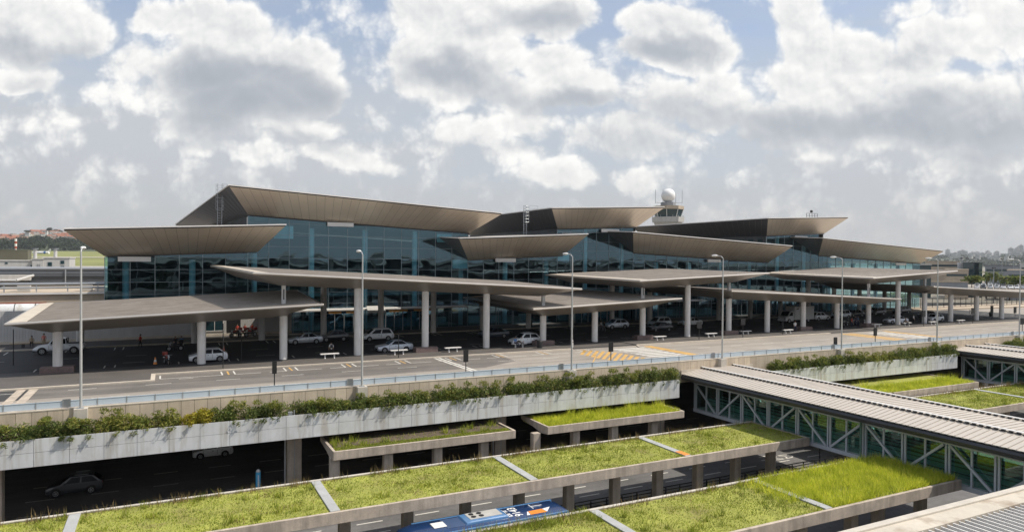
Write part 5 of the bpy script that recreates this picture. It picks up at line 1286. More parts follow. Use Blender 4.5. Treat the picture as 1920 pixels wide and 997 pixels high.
p = gy(25, 584, 118); t = thing('tanker_trailer', (p.x, 118, 0), 'pale grey rounded tank half hidden behind the tip of the first canopy', 'tank')
MB().tube((p.x-9, 118, p.z), (p.x+3.2, 118, p.z), 1.1, n=20).build('shell', 'cladding_white', t, smooth=True); MB().sph((p.x+3.2, 118, p.z), (.5, 1.1, 1.1), 14, 10).build('end_cap', 'cladding_white', t, smooth=True)
m = MB()
for k in range(5): m.tube((p.x-7+2.4*k, 118, p.z), (p.x-6.9+2.4*k, 118, p.z), 1.13, n=20)
m.build('hoops', 'steel_dark', t); MB().box(p.x-8, p.x+2.5, 117.2, 118.8, 0, p.z-1.0).build('cradle', 'steel_dark', t)
t, a, b = bld('side_building', 'low pale building with a sloping tan roof at the left edge under the first canopy', -80, 60, 622, 104.5, 8, 0, 'wall_white', 'wall_tan')
bld('apartment_block', 'long low white block with small windows left of the lamp', -40, 62, 489, 232, 14, ZL, 'wall_white', wins=((9, 15, 491, 495), (57, 67, 496, 504)))
bld('apartment_block', 'taller white block with stacked dark windows near the lamp', 81, 130, 484, 231, 14, ZL, 'wall_white', wins=((89, 98, 491, 499), (89, 98, 501, 505), (113, 121, 488, 495), (113, 121, 498, 503)))
bld('stair_tower', 'white block between the long low block and the taller block', 60, 81, 486, 230.5, 12, ZL, 'wall_white', wins=((70, 71.5, 495, 505), (73.5, 75, 495, 505)))
for px, lab in ((66, 'thin pale chimney on the white blocks, left one'), (104, 'thin pale chimney on the white blocks, right one')):
    q = gy(px, 486, 236); t = thing('chimney', (q.x, 236, q.z), lab, 'chimney'); MB().tube((q.x, 236, q.z-2), (q.x, 236, gy(px, 467, 236).z), .45).build('flue', 'wall_white', t); MB().tube((q.x, 236, gy(px, 467, 236).z), (q.x, 236, gy(px, 465.5, 236).z), .8).build('cowl', 'wall_grey', t)
bld('hangar', 'flat brown hangar beyond the white blocks at the left edge', -60, 52, 468, 620, 16, ZL, 'hangar_brown', 'hangar_brown')
# parked white airliner
D = 1500; p = gd(76, 473.5, D); s = D/FPX; zg = -9+(p.y-420)*34/1880
t = thing('airliner', (p.x, p.y, zg), 'white aeroplane with a blue tail parked beyond the hangar', 'aeroplane'); ux = Vector((math.cos(YAW), -math.sin(YAW), 0))
MB().tube(p-ux*12*s, p+ux*16*s, 2.6*s, n=14).sph(p-ux*12*s, (3.5*s, 2.6*s, 2.6*s), 12, 8).build('fuselage', 'white_panel', t, smooth=True)
e = p+ux*13*s; MB().hexa([e+Vector((0, -.2, 2)), e+ux*6*s+Vector((0, -.2, 2)), e+ux*6*s+Vector((0, .2, 2)), e+Vector((0, .2, 2))], [e+ux*4*s+Vector((0, -.2, 9)), e+ux*7*s+Vector((0, -.2, 9)), e+ux*7*s+Vector((0, .2, 9)), e+ux*4*s+Vector((0, .2, 9))]).build('tail_fin', 'white_panel', t)
MB().tube(p+ux*7*s, p+ux*11*s, 2.68*s, n=14).build('blue_band', 'taxi_blue', t); MB().box(p.x-3, p.x+4, p.y-18, p.y+18, p.z-1.6, p.z-.9).build('wing', 'wall_grey', t)
for k in (-6, 4): MB().tube((p.x+k, p.y, zg), (p.x+k, p.y, p.z-1.5), .5).build('landing_gear', 'steel_dark', t)
p = gd(29.5, 466, 700); t = thing('water_tower', (p.x, p.y, ZL), 'red and white striped tower at the far left', 'tower')
s = 700/FPX; zz0 = gd(29.5, 466, 700).z
MB().tube((p.x, p.y, ZL), (p.x, p.y, zz0), 1.8*s).build('base', 'wall_white', t)
for k in range(4): MB().tube((p.x, p.y, zz0+k*4.6*s), (p.x, p.y, zz0+(k+1)*4.6*s-.01), 2.0*s, n=10).build('stripe', 'brick_red' if k in (0, 2) else 'white_panel', t)

# ---- hills
def hill(name, azs, D0, D1, prof, m, base=ZL):
    a = MB(); n = len(azs); k = 10
    for i in range(n):
        for j in range(k):
            f = j/(k-1); D = D0+(D1-D0)*f; h = prof(azs[i])*math.sin(min(1, f*1.35)*PI/2)
            d = Vector((math.sin(YAW+azs[i]), math.cos(YAW+azs[i]), 0)); a.v.append(tuple(d*D+Vector((0, 0, base+h))))
    for i in range(n-1):
        for j in range(k-1): a.f.append((i*k+j, i*k+j+1, (i+1)*k+j+1, (i+1)*k+j)); a.m.append(0)
    return struct(name, a, m, smooth=True)
azL = [math.radians(-62+i*.8) for i in range(46)]
pl = lambda az: 66+8*math.sin(az*31)+8*math.sin(az*83+1)
hill('hill_terrain', azL, 2300, 3700, pl, 'hill_green', 24)
azR = [math.radians(10+i*.9) for i in range(46)]
pr = lambda az: 62+10*math.sin(az*40)+6*math.sin(az*97+2)
hill('hill_terrain', azR, 3600, 6200, pr, 'hill_green')
def hill_pt(az, D, D0, D1, prof, base=None):
    base = (24 if D0 == 2300 else ZL) if base is None else base
    f = (D-D0)/(D1-D0); return Vector((math.sin(YAW+az)*D, math.cos(YAW+az)*D, base+prof(az)*math.sin(min(1, f*1.35)*PI/2)))
# houses on the left hill
hm = []
for i in range(5):
    w, d, h = ((15, 12, 9), (20, 14, 8), (12, 11, 13), (24, 12, 11), (14, 14, 7))[i]; a = MB()
    a.box(-w/2, w/2, -d/2, d/2, -4, h, 0)
    if i != 2: a.prism([(-d/2-.8, h), (d/2+.8, h), (0, h+3.6)], 'x', -w/2-.8, w/2+.8, 1)
    else: a.box(-w/2-.4, w/2+.4, -d/2-.4, d/2+.4, h, h+.8, 1)
    for k in range(3): a.box(-w/2+2+k*(w-5)/2, -w/2+4+k*(w-5)/2, -d/2-.15, -d/2+.1, h-4.5, h-2, 2)
    o = a.build('hill_house', ['house_wall_%d' % i, 'house_roof_%d' % (i % 3), 'glass_dark']); hm.append(o.data); bpy.data.objects.remove(o)
cm = []
for w, h in ((18, 8), (13, 12)):
    o = MB().box(-w/2, w/2, -6, 6, -8, h, 0).box(-w/2-.5, w/2+.5, -6.5, 6.5, h, h+1, 1).build('city_house', ['tower_far', 'wall_grey']); cm.append(o.data); bpy.data.objects.remove(o)
for i in range(190):
    az = math.atan(((rng.uniform(-130, 420) if i % 4 == 0 else rng.uniform(-40, 200))-960)/FPX); D = rng.uniform(2680, 3450); p = hill_pt(az, D, 2300, 3700, pl)
    o = bpy.data.objects.new('hill_house', hm[i % 5]); COL.objects.link(o); o.location = p; o.rotation_euler = (0, 0, YAW*-1-az+rng.uniform(-.6, .6)); s = rng.uniform(.8, 1.3); o.scale = (s, s, s)
    tag(o, 'small far house with a tiled roof among many on the hill at the far left', 'house', 'houses on the far left hill')
def crown_tree(name, base, h, r, label, group, m='leaf_dark', n=9, per=160, leaf=1.2, trunk=.35, cat='tree'):
    t = thing(name, base, label, cat, group); b = Vector(base)
    a = MB().tube(b, b+Vector((0, 0, h*.5)), trunk, trunk*.6, 7)
    cs, rs = [], []
    for i in range(n):
        an = rng.uniform(0, 2*PI); rr = r*rng.uniform(.1, .75); c = b+Vector((rr*math.cos(an), rr*math.sin(an), h*rng.uniform(.5, .88)))
        a.bar(b+Vector((0, 0, h*.4)), c, trunk*.5); cs.append(tuple(c)); rs.append((r*rng.uniform(.35, .55),)*2+(h*rng.uniform(.12, .2),))
    a.build('trunk', 'bark', t); raw('crown', leaves(cs, rs, per, leaf), 4, m, t); return t
for i, px in enumerate((18, 52, 66, 92, 102, 112, 124, 140, 160, 186)):
    az = math.atan((px-960)/FPX); p = hill_pt(az, 3050, 2300, 3700, pl); big = px in (52, 92)
    crown_tree('hill_tree', tuple(p), 22 if big else 15, 14 if big else 8, 'far rounded dark tree standing among the houses on the left hill', 'trees on the far left hill', per=110, leaf=2.2, trunk=.9)
# dark woodland belt below the houses
cs, rs = [], []
for i in range(520):
    az = math.atan((rng.uniform(-160, 460)-960)/FPX); D = rng.uniform(2330, 2640); p = hill_pt(az, D, 2300, 3700, pl); cs.append((p.x, p.y, p.z+7)); rs.append((rng.uniform(10, 18),)*2+(rng.uniform(7, 13),))
o = raw('woodland', leaves(cs, rs, 55, 4.2), 4, 'leaf_dark'); tag(o, 'dark green woodland belt at the foot of the left hill', 'woodland', None, 'stuff')
cs, rs = [], []
for i in range(700):
    az = math.radians(rng.uniform(14, 47)); D = rng.uniform(3650, 6000); p = hill_pt(az, D, 3600, 6200, pr); cs.append((p.x, p.y, p.z+5)); rs.append((rng.uniform(20, 60),)*2+(rng.uniform(6, 13),))
o = raw('woodland', leaves(cs, rs, 40, 9.), 4, 'leaf_dark'); tag(o, 'hazy woodland covering the far right hill', 'woodland', None, 'stuff')
for i in range(80):
    az = math.atan((rng.uniform(1780, 2010)-960)/FPX); D = rng.uniform(4300, 5900); p = hill_pt(az, D, 3600, 6200, pr)
    o = bpy.data.objects.new('city_house', cm[i % 2]); COL.objects.link(o); o.location = p+Vector((0, 0, 6)); o.rotation_euler = (0, 0, -YAW-az+rng.uniform(-.6, .6)); s = rng.uniform(1., 1.9); o.scale = (s, s, s)
    tag(o, 'tiny hazy house on the far right hill below the tower blocks', 'house', 'houses on the far right hill')
# skyline towers on the right
tm = []
for w, h in ((26, 60), (34, 48), (22, 74), (44, 40)):
    a = MB().box(-w/2, w/2, -10, 10, -30, h, 0).box(-w/6, w/6, -5, 5, h, h+7, 0)
    for k in range(6): a.box(-w/2+1.5, w/2-1.5, -10.4, -10, h-6-k*8, h-4-k*8, 1)
    o = a.build('tower_block', ['tower_far', 'glass_dark']); tm.append(o.data); bpy.data.objects.remove(o)
for i in range(46):
    px = rng.uniform(1770, 1990) if i > 6 else rng.uniform(1890, 1925)
    if 1874 < px < 1892: px += 22
    az = math.atan((px-960)/FPX); p = hill_pt(az, rng.uniform(5700, 6150), 3600, 6200, pr)
    o = bpy.data.objects.new('tower_block', tm[i % 4]); COL.objects.link(o); o.location = p; o.rotation_euler = (0, 0, rng.uniform(-.9, -.3)); s = rng.uniform(.55, 1.); o.scale = (1, 1, s)
    tag(o, 'pale hazy tower block on the far right skyline', 'tower block', 'tower blocks on the far right skyline')

# ================================================================== BACKGROUND, RIGHT
def far_box(name, label, px0, px1, pt, D, depth, m, roof=None, wins=0, zbot=ZL, cat='building', wm='glass_dark'):
    a, b = gd(px0, pt, D), gd(px1, pt, D); t = thing(name, ((a.x+b.x)/2, (a.y+b.y)/2, zbot), label, cat); u = (b-a); u.z = 0; u.normalize(); n = Vector((a.x+b.x, a.y+b.y, 0)).normalized(); zt_ = (a.z+b.z)/2
    def Q(x, y, z): return a+u*x+n*y-Vector((0, 0, a.z-z))
    W = (b-a).length
    MB().hexa([Q(0, 0, zbot), Q(W, 0, zbot), Q(W, depth, zbot), Q(0, depth, zbot)], [Q(0, 0, zt_), Q(W, 0, zt_), Q(W, depth, zt_), Q(0, depth, zt_)]).build('wall', m, t)
    MB().hexa([Q(-.2, -.2, zt_+.01), Q(W+.2, -.2, zt_+.01), Q(W+.2, depth, zt_+.01), Q(-.2, depth, zt_+.01)], [Q(-.2, -.2, zt_+.35), Q(W+.2, -.2, zt_+.35), Q(W+.2, depth, zt_+.35), Q(-.2, depth, zt_+.35)]).build('roof', roof or m, t)
    for r in range(wins):
        z0 = zt_-2.2-r*3.4
        MB().hexa([Q(.8, -.12, z0-1.3), Q(W-.8, -.12, z0-1.3), Q(W-.8, -.02, z0-1.3), Q(.8, -.02, z0-1.3)], [Q(.8, -.12, z0), Q(W-.8, -.12, z0), Q(W-.8, -.02, z0), Q(.8, -.02, z0)]).build('window_band', wm, t)
    return t
far_box('terminal_hall', 'long beige hall with a dark window band behind the end of the terminal', 1735, 1800, 490, 470, 40, 'wall_tan', 'wall_tan', 1)
far_box('stair_block', 'plain white block at the left of the dark green glass building', 1795, 1807, 493, 405, 10, 'white_panel')
far_box('office_block', 'dark green glass building behind the palms', 1806, 1836, 493, 400, 25, 'glass_dark', 'steel_dark')
far_box('glass_shaft', 'narrow light green shaft at the corner of the dark green building', 1835.3, 1842, 493, 398, 8, 'glass_green')
far_box('ramp_building', 'tan ramp structure with a shaded opening left of the dark green building', 1772, 1816, 506, 380, 20, 'wall_tan', 'wall_tan', 1)
far_box('hangar_hall', 'long grey hall with a pale gable behind the palms', 1847, 1912, 498, 430, 50, 'wall_grey', 'steel_dark', 1)
far_box('cargo_hall', 'brown-grey hall at the right edge below the skyline', 1888, 1990, 507, 370, 30, 'wall_grey', 'wall_tan', 2)
far_box('white_hall', 'white building at the extreme right edge', 1913, 1990, 495, 440, 30, 'wall_white', None, 1)
far_box('boundary_wall', 'low grey wall with dark openings behind the right canopy', 1715, 1815, 529, 240, 1, 'wall_grey', 'wall_tan', 0, 0)
far_box('ticket_office', 'low tan building beyond the glass at the end of the terminal', 1600, 1706, 553, 190, 14, 'wall_tan', 'wall_tan', 0, 0)
far_box('kiosk', 'beige kiosk between two columns of the last canopy', 1788, 1806, 553, 205, 6, 'wall_tan', 'wall_tan', 0, 0)
far_box('low_annex', 'dark green low annex at the right end of the terminal', 1712, 1746, 497, 215, 12, 'glass_dark', 'wall_white', 0, 0)
for px, D, lab in ((1849, 330, 'palm left of the other palms, close to the green shaft'), (1866, 325, 'tallest palm, next to a light pole'), (1882, 318, 'palm with a drooping crown right of the tallest palm'), (1893, 312, 'lowest palm at the right of the row')):
    p = gd(px, 545, D); t = thing('palm_tree', (p.x, p.y, -6), lab, 'palm tree', 'palms in front of the green building'); top = gd(px, 515 if px < 1870 else 522, D).z
    a = MB(); a.tube((p.x, p.y, -6), (p.x+.4, p.y, top), .4, .28, 8); a.build('trunk', 'bark', t)
    V = []
    for k in range(46):
        an = rng.uniform(0, 2*PI); el = rng.uniform(-.7, 1.1); Ln = rng.uniform(3.2, 4.6); c = Vector((p.x+.4, p.y, top)); pr_ = c; w = Vector((-math.sin(an), math.cos(an), 0))
        for q in range(4):
            e = el-.42*q; nx = pr_+Vector((math.cos(an)*math.cos(e), math.sin(an)*math.cos(e), math.sin(e)))*Ln/4; wd = (.55, .6, .45, .15)[q]
            V += [tuple(pr_-w*wd), tuple(nx-w*wd*.8+Vector((0, 0, -.25))), tuple(nx+w*wd*.8+Vector((0, 0, -.25))), tuple(pr_+w*wd)]; pr_ = nx
    raw('crown', np.array(V), 4, 'leaf', t)
crown_tree('shrub', tuple(gd(1822, 540, 300)), 5.5, 4.5, 'low brownish shrub left of the palms', None, 'leaf', 8, 90, .6, .2, 'shrub')
crown_tree('tree', tuple(gd(1912, 545, 300)), 7, 4.5, 'small green tree at the right edge by the parked cars', None, 'leaf', 8, 120, .6, .25)
for px, D, top, lab in ((1863, 320, 503, 'thin light pole in front of the tallest palm'), (1878, 400, 486, 'far floodlight mast left of the grey hall mast pair'), (1803, 420, 484, 'floodlight mast above the white block'), (1813, 420, 485, 'floodlight mast above the dark green building'), (1900, 420, 485, 'floodlight mast above the long grey hall')):
    p = gd(px, 540, D); t = thing('light_mast', (p.x, p.y, ZL), lab, 'light mast'); zt_ = gd(px, top, D).z
    MB().tube((p.x, p.y, ZL), (p.x, p.y, zt_), .22, .15).build('pole', 'steel_grey', t); MB().box(p.x-1.1, p.x+1.1, p.y-.3, p.y+.3, zt_-.1, zt_+.5).build('lamp_head', 'steel_dark', t)
# parking beyond
cp = [('hatch', 'car_white'), ('sedan', 'car_silver'), ('suv', 'car_white'), ('sedan', 'car_white'), ('hatch', 'car_silver'), ('suv', 'car_dark')]
a_ = gd(1815, 541, 285); b_ = gd(1990, 545, 285); zpk = a_.z
q_ = [gd(1760, 549, 262), gd(2080, 552, 262), gd(2080, 532, 345), gd(1760, 530, 345)]
struct('car_park', MB().poly([(v.x, v.y, zpk-.02) for v in q_]), 'asphalt_worn')
for r in range(3):
    for i in range(9):
        f = (i+.5+rng.uniform(-.1, .1))/9; D = 285+r*17; p = gd(1826+f*110, 541, D); k, m = cp[(i*5+r*2+i//3) % 6]
        place(k, 0, 0, zpk, 'small parked car in the far car park behind the palms at the right', m, rot=rng.choice([.6, 3.7])+rng.uniform(-.1, .1), loc=(p.x, p.y, zpk), group='cars in the far car park')
# mesh fence on a tan kerb
t = thing('mesh_fence', (200, 96.4, 0), 'dark mesh fence on a tan kerb beyond the last canopy columns', 'fence'); a = MB(); b = MB()
for i in range(62):
    x = 134+2.2*i; MB().box(x-.05, x+.05, 98.9, 99.0, .03, 2.7).build('fence_post', 'steel_dark', t)
    for k in range(1, 6): b.box(x+.37*k-.012, x+.37*k+.012, 98.93, 98.96, .5, 2.6)
for z in (.5, 1.5, 2.6): b.box(134, 270, 98.92, 98.97, z-.03, z+.03)
b.build('fence_mesh', 'steel_dark', t); MB().box(134, 270, 98.8, 99.1, .03, .48).build('kerb_wall', 'wall_tan', t)
crown_tree('shrub', tuple(gz(1715, 578, 0)+Vector((6, 8, 0))), 3.2, 3.6, 'low green shrub behind the mesh fence', None, 'leaf_light', 7, 140, .3, .1, 'shrub')

# unseen car park and trees, added behind the viewpoint for the glass to mirror
t = thing('unseen_garage', (40, -40, ZL), 'unseen pale multi-storey car park added behind the viewpoint for the terminal glass to mirror', 'car park'); 
MB().box(-110, 220, -64, -38, ZL, 9).build('core', 'interior_dark', t)
each('floor_slab', 'concrete_light', t, [(-110, 220, -66, -33, z, z+.9) for z in (-4.5, -.9, 2.7, 6.3, 9.9)])
each('column', 'concrete_light', t, [(-110+16*k, -109.2+16*k, -35, -34.2, ZL, 9.9) for k in range(21)])
for k in range(16):
    crown_tree('tree', (-105+21*k+rng.uniform(-4, 4), -24, ZL), rng.uniform(11, 18), rng.uniform(4, 6.5), 'unseen broad tree added before the car park for the terminal glass to mirror', 'unseen trees added for the glass reflections', 'leaf_dark', 8, 90, .5, .25)
# ================================================================== AIR
hz = bpy.data.materials.new('haze'); hz.use_nodes = True; nt = hz.node_tree; nt.nodes.remove(nt.nodes['Principled BSDF'])
vol = nd(nt, 'ShaderNodeVolumePrincipled'); vol.inputs['Color'].default_value = (.86, .90, .95, 1); vol.inputs['Density'].default_value = 6e-5; vol.inputs['Anisotropy'].default_value = .2
nt.links.new(vol.outputs[0], nt.nodes['Material Output'].inputs['Volume']); MATS['haze'] = hz
HAZE = MB().box(-5200, 7200, -1500, 7600, ZL-1.2, 190).build('haze', 'haze'); HAZE['kind'] = 'stuff'; tag(HAZE, 'thin pale haze over the whole airport', 'haze')

# ================================================================== SKY, SUN, CAMERA
SUN = Vector((.655, -.32, 1.0)).normalized()
w = bpy.data.worlds.new('World'); S.world = w; w.use_nodes = True; nt = w.node_tree; bg = nt.nodes['Background']; bg.inputs['Strength'].default_value = .1
sky = nd(nt, 'ShaderNodeTexSky', sky_type='NISHITA'); sky.sun_disc = False; sky.sun_elevation = math.asin(SUN.z); sky.sun_rotation = math.atan2(SUN.x, SUN.y); sky.air_density = 1.; sky.dust_density = 2.; sky.ozone_density = 1.2
geo = nd(nt, 'ShaderNodeTexCoord').outputs['Generated']
# cloud field: a node group of direction -> cover
def dirpx(px, py): return ray(px, py).normalized()
CL = [ # px, py, rx, ry, weight : where the cumulus stand over the horizon
 (50, 30, 150, 60, 1.), (150, 55, 80, 55, 1.), (30, 75, 110, 55, 1.), (45, 140, 85, 32, .9), (250, 120, 75, 40, .75), (220, 165, 70, 30, .55), (300, 185, 60, 40, .6), (95, 235, 75, 38, .34), (140, 270, 60, 25, .3),
 (290, 35, 45, 35, .9), (370, 40, 100, 42, 1.1), (440, 75, 120, 60, 1.2), (530, 120, 110, 60, 1.2), (600, 170, 65, 50, 1.1), (400, 150, 110, 80, 1.1), (480, 200, 130, 50, 1.), (400, 240, 80, 40, .9), (560, 240, 95, 30, 1.), (400, 290, 60, 18, .6), (480, 300, 60, 20, .6), (640, 290, 110, 22, .7), (720, 295, 40, 14, .6),
 (800, 30, 85, 55, 1.05), (760, 20, 40, 45, .9), (900, 40, 110, 60, 1.1), (1030, 30, 110, 55, 1.1), (830, 105, 100, 55, 1.05), (920, 110, 90, 50, 1.), (860, 160, 130, 50, 1.), (1050, 125, 75, 42, 1.05), (1080, 170, 90, 40, 1.), (980, 185, 80, 40, .9), (1000, 235, 80, 28, .8), (870, 250, 120, 35, .7), (1050, 325, 90, 32, .75), (1190, 325, 50, 32, .75), (960, 285, 90, 30, .55),
 (1270, 50, 100, 45, 1.15), (1340, 85, 60, 50, 1.05), (1270, 100, 100, 35, 1.05), (1340, 160, 60, 35, 1.), (1250, 180, 110, 45, .85), (1340, 200, 90, 40, .9), (1180, 250, 130, 40, .75),
 (1490, 30, 55, 60, 1.1), (1530, 90, 75, 55, 1.15), (1620, 110, 90, 50, 1.1), (1580, 160, 110, 45, 1.1), (1500, 150, 80, 50, 1.), (1760, 80, 90, 55, 1.1), (1700, 130, 90, 40, 1.05), (1850, 105, 50, 30, .9), (1900, 60, 90, 55, 1.), (1720, 20, 60, 20, .6), (1560, 210, 140, 50, 1.), (1740, 190, 110, 50, 1.), (1480, 240, 130, 50, .95), (1700, 245, 180, 55, 1.), (1870, 220, 130, 80, .95), (1550, 290, 90, 30, .8), (1880, 15, 140, 40, .8), (1860, 300, 160, 35, .7),
]
SH = [ # the same clouds' grey, sunless bases
 (70, 90, 120, 38, .75), (20, 60, 60, 35, .5), (60, 165, 90, 18, .5), (410, 150, 115, 48, .95), (530, 185, 110, 42, .95), (420, 215, 110, 45, 1.05), (360, 165, 45, 50, .5), (410, 262, 70, 26, .8), (560, 268, 100, 20, .7), (600, 205, 60, 25, .6), (650, 305, 120, 14, .4),
 (1040, 45, 100, 32, .7), (900, 70, 90, 22, .45), (850, 140, 110, 34, .85), (760, 110, 40, 40, .5), (930, 160, 70, 30, .6), (1080, 192, 85, 26, .85), (1000, 175, 60, 20, .6), (870, 262, 120, 26, .5), (1000, 260, 80, 16, .5), (1260, 92, 80, 26, .85), (1320, 110, 60, 25, .6), (1250, 215, 120, 40, .7), (1180, 270, 140, 28, .6), (1330, 215, 80, 25, .6),
 (1480, 230, 140, 40, .8), (1420, 270, 90, 30, .8), (1600, 235, 160, 36, .85), (1760, 240, 170, 55, .85), (1880, 250, 120, 70, .8), (1560, 312, 90, 16, .6), (1740, 130, 70, 24, .5), (1640, 180, 80, 22, .4), (1800, 300, 200, 22, .5),
]
def vm(nt, op, a, b=None, scale=None):
    n = nd(nt, 'ShaderNodeVectorMath', operation=op)
    for i, v in enumerate((a, b)):
        if v is None: continue
        if isinstance(v, bpy.types.NodeSocket): nt.links.new(v, n.inputs[i])
        else: n.inputs[i].default_value = tuple(v)
    if scale is not None: n.inputs['Scale'].default_value = scale
    return n.outputs['Value'] if op in ('LENGTH', 'DOT_PRODUCT', 'DISTANCE') else n.outputs['Vector']
def fb(nt, vec, s, det, r, off):
    n = nd(nt, 'ShaderNodeTexNoise'); n.inputs['Scale'].default_value = s; n.inputs['Detail'].default_value = det; n.inputs['Roughness'].default_value = r
    nt.links.new(vm(nt, 'ADD', vec, off), n.inputs['Vector']); return n
# billowing detail: direction -> puffs
gr = bpy.data.node_groups.new('cloud_puffs', 'ShaderNodeTree')
gr.interface.new_socket('Vector', in_out='INPUT', socket_type='NodeSocketVector'); gr.interface.new_socket('Puffs', in_out='OUTPUT', socket_type='NodeSocketFloat'); gr.interface.new_socket('Warp', in_out='OUTPUT', socket_type='NodeSocketColor')
gi = nd(gr, 'NodeGroupInput'); go = nd(gr, 'NodeGroupOutput'); V0 = gi.outputs[0]
f1 = fb(gr, V0, 9., 6, .58, (5, 1, 0))
P2 = vm(gr, 'ADD', V0, vm(gr, 'SCALE', vm(gr, 'SUBTRACT', f1.outputs['Color'], (.5, .5, .5)), scale=.045))
def vor(s, det, sm):
    v = nd(gr, 'ShaderNodeTexVoronoi', feature='SMOOTH_F1', voronoi_dimensions='2D', normalize=True)
    v.inputs['Scale'].default_value = s; v.inputs['Detail'].default_value = det; v.inputs['Roughness'].default_value = .55; v.inputs['Lacunarity'].default_value = 2.2; v.inputs['Smoothness'].default_value = sm
    gr.links.new(P2, v.inputs['Vector']); return v.outputs['Distance']
pf = mathn(gr, 'MULTIPLY_ADD', vor(17., 3., .25), -2.4, .66)
pf = mathn(gr, 'ADD', pf, mathn(gr, 'MULTIPLY_ADD', f1.outputs['Fac'], 1.5, -.75))
gr.links.new(pf, go.inputs[0]); gr.links.new(f1.outputs['Color'], go.inputs[1])
# direction -> plane
dR = vm(nt, 'DOT_PRODUCT', geo, _R); dU = vm(nt, 'DOT_PRODUCT', geo, _U); dF = vm(nt, 'DOT_PRODUCT', geo, _F)
den = mathn(nt, 'MAXIMUM', mathn(nt, 'ABSOLUTE', dF), .12)
cx = nd(nt, 'ShaderNodeCombineXYZ'); nt.links.new(mathn(nt, 'DIVIDE', dR, den), cx.inputs[0]); nt.links.new(mathn(nt, 'DIVIDE', dU, den), cx.inputs[1])
Q = cx.outputs[0]
def puffs(off):
    g = nd(nt, 'ShaderNodeGroup'); g.node_tree = gr; nt.links.new(vm(nt, 'ADD', Q, off), g.inputs[0]); return g
G0 = puffs((0, 0, 0)); G1 = puffs((.005, .010, 0)); D0, D1 = G0.outputs[0], G1.outputs[0]
big = fb(nt, Q, 5., 2, .5, (0, 0, 3.1))
W1 = vm(nt, 'SCALE', vm(nt, 'SUBTRACT', big.outputs['Color'], (.5, .5, .5)), scale=.07)
W2 = vm(nt, 'SCALE', vm(nt, 'SUBTRACT', G0.outputs[1], (.5, .5, .5)), scale=.05)
PC = vm(nt, 'MULTIPLY', vm(nt, 'ADD', vm(nt, 'ADD', Q, W1), W2), (1, 1, 0))
mid = fb(nt, Q, 11., 3, .5, (2, 4, 6)); W3 = vm(nt, 'SCALE', vm(nt, 'SUBTRACT', mid.outputs['Color'], (.5, .5, .5)), scale=.075)
PS = vm(nt, 'MULTIPLY', vm(nt, 'ADD', vm(nt, 'ADD', Q, W1), W3), (1, 1, 0))
def blobs(L, P, k_, sm):
    acc = None
    for px, py, rx, ry, wt in L:
        c = ((px-960)/FPX, (498.5-py)/FPX, 0)
        d = vm(nt, 'MULTIPLY', vm(nt, 'SUBTRACT', P, c), (FPX/rx/k_, FPX/ry/k_, 0)); l = vm(nt, 'DOT_PRODUCT', d, d)
        k = mathn(nt, 'MULTIPLY', mathn(nt, 'SUBTRACT', 1., l, clamp=True), wt)
        acc = k if acc is None else mathn(nt, 'SMOOTH_MAX', acc, k, sm)
    return acc
B0 = blobs(CL, PC, 1.18, .16)
C0 = mathn(nt, 'ADD', B0, mathn(nt, 'MULTIPLY', D0, .60))
S0 = mathn(nt, 'ADD', blobs(SH, PS, 1.5, .3), mathn(nt, 'MULTIPLY', D0, -.26))
alpha = nd(nt, 'ShaderNodeMapRange', interpolation_type='SMOOTHSTEP'); nt.links.new(C0, alpha.inputs[0]); alpha.inputs[1].default_value = .02; alpha.inputs[2].default_value = .58; alpha.inputs[4].default_value = .95
shd = nd(nt, 'ShaderNodeMapRange', interpolation_type='SMOOTHSTEP'); nt.links.new(S0, shd.inputs[0]); shd.inputs[1].default_value = .0; shd.inputs[2].default_value = 1.05; shd.inputs[3].default_value = .0; shd.inputs[4].default_value = 1.
rel = mathn(nt, 'MULTIPLY', mathn(nt, 'SUBTRACT', D0, D1), mathn(nt, 'MULTIPLY_ADD', shd.outputs[0], -.20, .31))
lit = mathn(nt, 'ADD', rel, .90)
rim = nd(nt, 'ShaderNodeMapRange', interpolation_type='SMOOTHSTEP'); nt.links.new(C0, rim.inputs[0]); rim.inputs[1].default_value = .3; rim.inputs[2].default_value = 1.2; rim.inputs[3].default_value = .12; rim.inputs[4].default_value = -.10
lit = mathn(nt, 'ADD', lit, rim.outputs[0])
lit = mathn(nt, 'SUBTRACT', lit, mathn(nt, 'MULTIPLY', shd.outputs[0], .72), clamp=True)
ccol = ramp(nt, lit, ((.0, (3.9, 4.25, 4.75)), (.3, (5.2, 5.5, 5.95)), (.55, (7.0, 7.15, 7.3)), (.76, (8.8, 8.8, 8.7)), (.98, (10.6, 10.5, 10.2))))
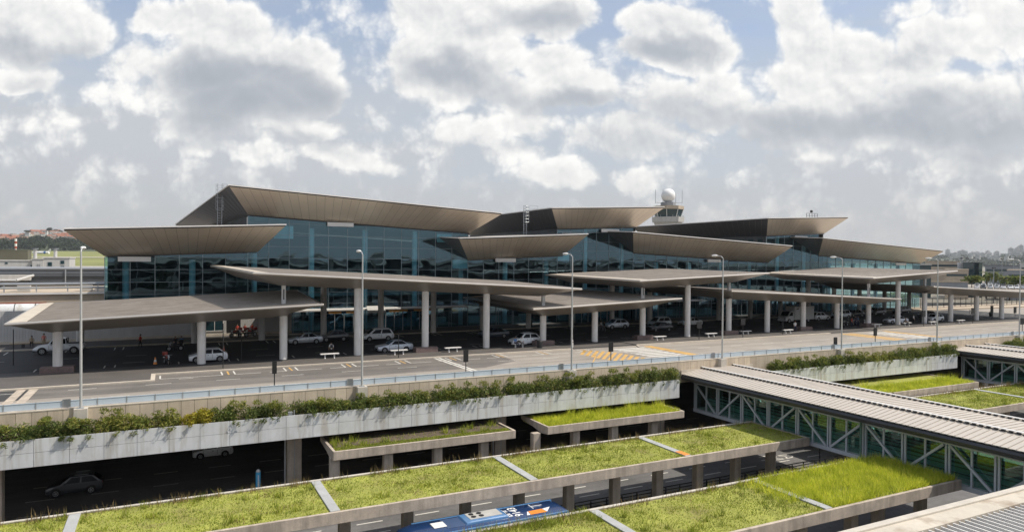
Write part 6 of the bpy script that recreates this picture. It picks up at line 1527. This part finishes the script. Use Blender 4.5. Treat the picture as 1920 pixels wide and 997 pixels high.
# blue high up, veiled towards the horizon
el = nd(nt, 'ShaderNodeSeparateXYZ'); nt.links.new(geo, el.inputs[0])
veil = nd(nt, 'ShaderNodeMapRange', interpolation_type='SMOOTHSTEP'); nt.links.new(el.outputs[2], veil.inputs[0]); veil.inputs[1].default_value = .10; veil.inputs[2].default_value = .40; veil.inputs[3].default_value = .97; veil.inputs[4].default_value = .42
cir = fb(nt, Q, 2.2, 5, .6, (3, 0, 9)); sc_ = nd(nt, 'ShaderNodeMapping'); sc_.inputs['Scale'].default_value = (1, 4.5, 1); sc_.inputs['Rotation'].default_value = (0, 0, .22); nt.links.new(Q, sc_.inputs[0]); cir = fb(nt, sc_.outputs[0], 1.7, 6, .6, (3, 0, 9))
vf = mathn(nt, 'ADD', veil.outputs[0], mathn(nt, 'MULTIPLY_ADD', cir.outputs['Fac'], 1.1, -.52), clamp=True)
base = mixc(nt, vf, vm(nt, 'MULTIPLY', sky.outputs[0], (1.45, 1.55, 1.65)), (5.75, 6.05, 6.5))
fin = mixc(nt, alpha.outputs[0], base, ccol)
# low sky keeps its pale haze in front of the farthest clouds
lowm = nd(nt, 'ShaderNodeMapRange', interpolation_type='SMOOTHSTEP'); nt.links.new(el.outputs[2], lowm.inputs[0]); lowm.inputs[1].default_value = .0; lowm.inputs[2].default_value = .15; lowm.inputs[3].default_value = .97; lowm.inputs[4].default_value = 0.
fin = mixc(nt, lowm.outputs[0], fin, (5.45, 5.5, 5.55))
nt.links.new(fin, bg.inputs['Color'])
w.cycles.sampling_method = 'MANUAL'; w.cycles.sample_map_resolution = 512

sl = bpy.data.lights.new('sun', 'SUN'); sl.energy = 4.6; sl.angle = math.radians(.5); sl.color = (1., .93, .82)
so = bpy.data.objects.new('sun', sl); COL.objects.link(so); so.location = SUN*200; so.rotation_euler = SUN.to_track_quat('Z', 'Y').to_euler()
cam = bpy.data.cameras.new('camera'); cam.sensor_width = 36; cam.lens = FPX/1920*36; cam.clip_end = 30000; cam.clip_start = .5
co = bpy.data.objects.new('camera', cam); COL.objects.link(co)
co.matrix_world = Matrix(((_R.x, _U.x, -_F.x, 0), (_R.y, _U.y, -_F.y, 0), (_R.z, _U.z, -_F.z, EYE), (0, 0, 0, 1)))
S.camera = co
S.view_settings.view_transform = 'Standard'; S.view_settings.look = 'None'; S.view_settings.exposure = 0; S.view_settings.gamma = 1; S.view_settings.use_curve_mapping = False
S.cycles.max_bounces = 8; S.cycles.transparent_max_bounces = 12; S.cycles.volume_bounces = 0; S.cycles.use_denoising = True; S.cycles.caustics_reflective = False; S.cycles.caustics_refractive = False
S.cycles.sample_clamp_indirect = 4
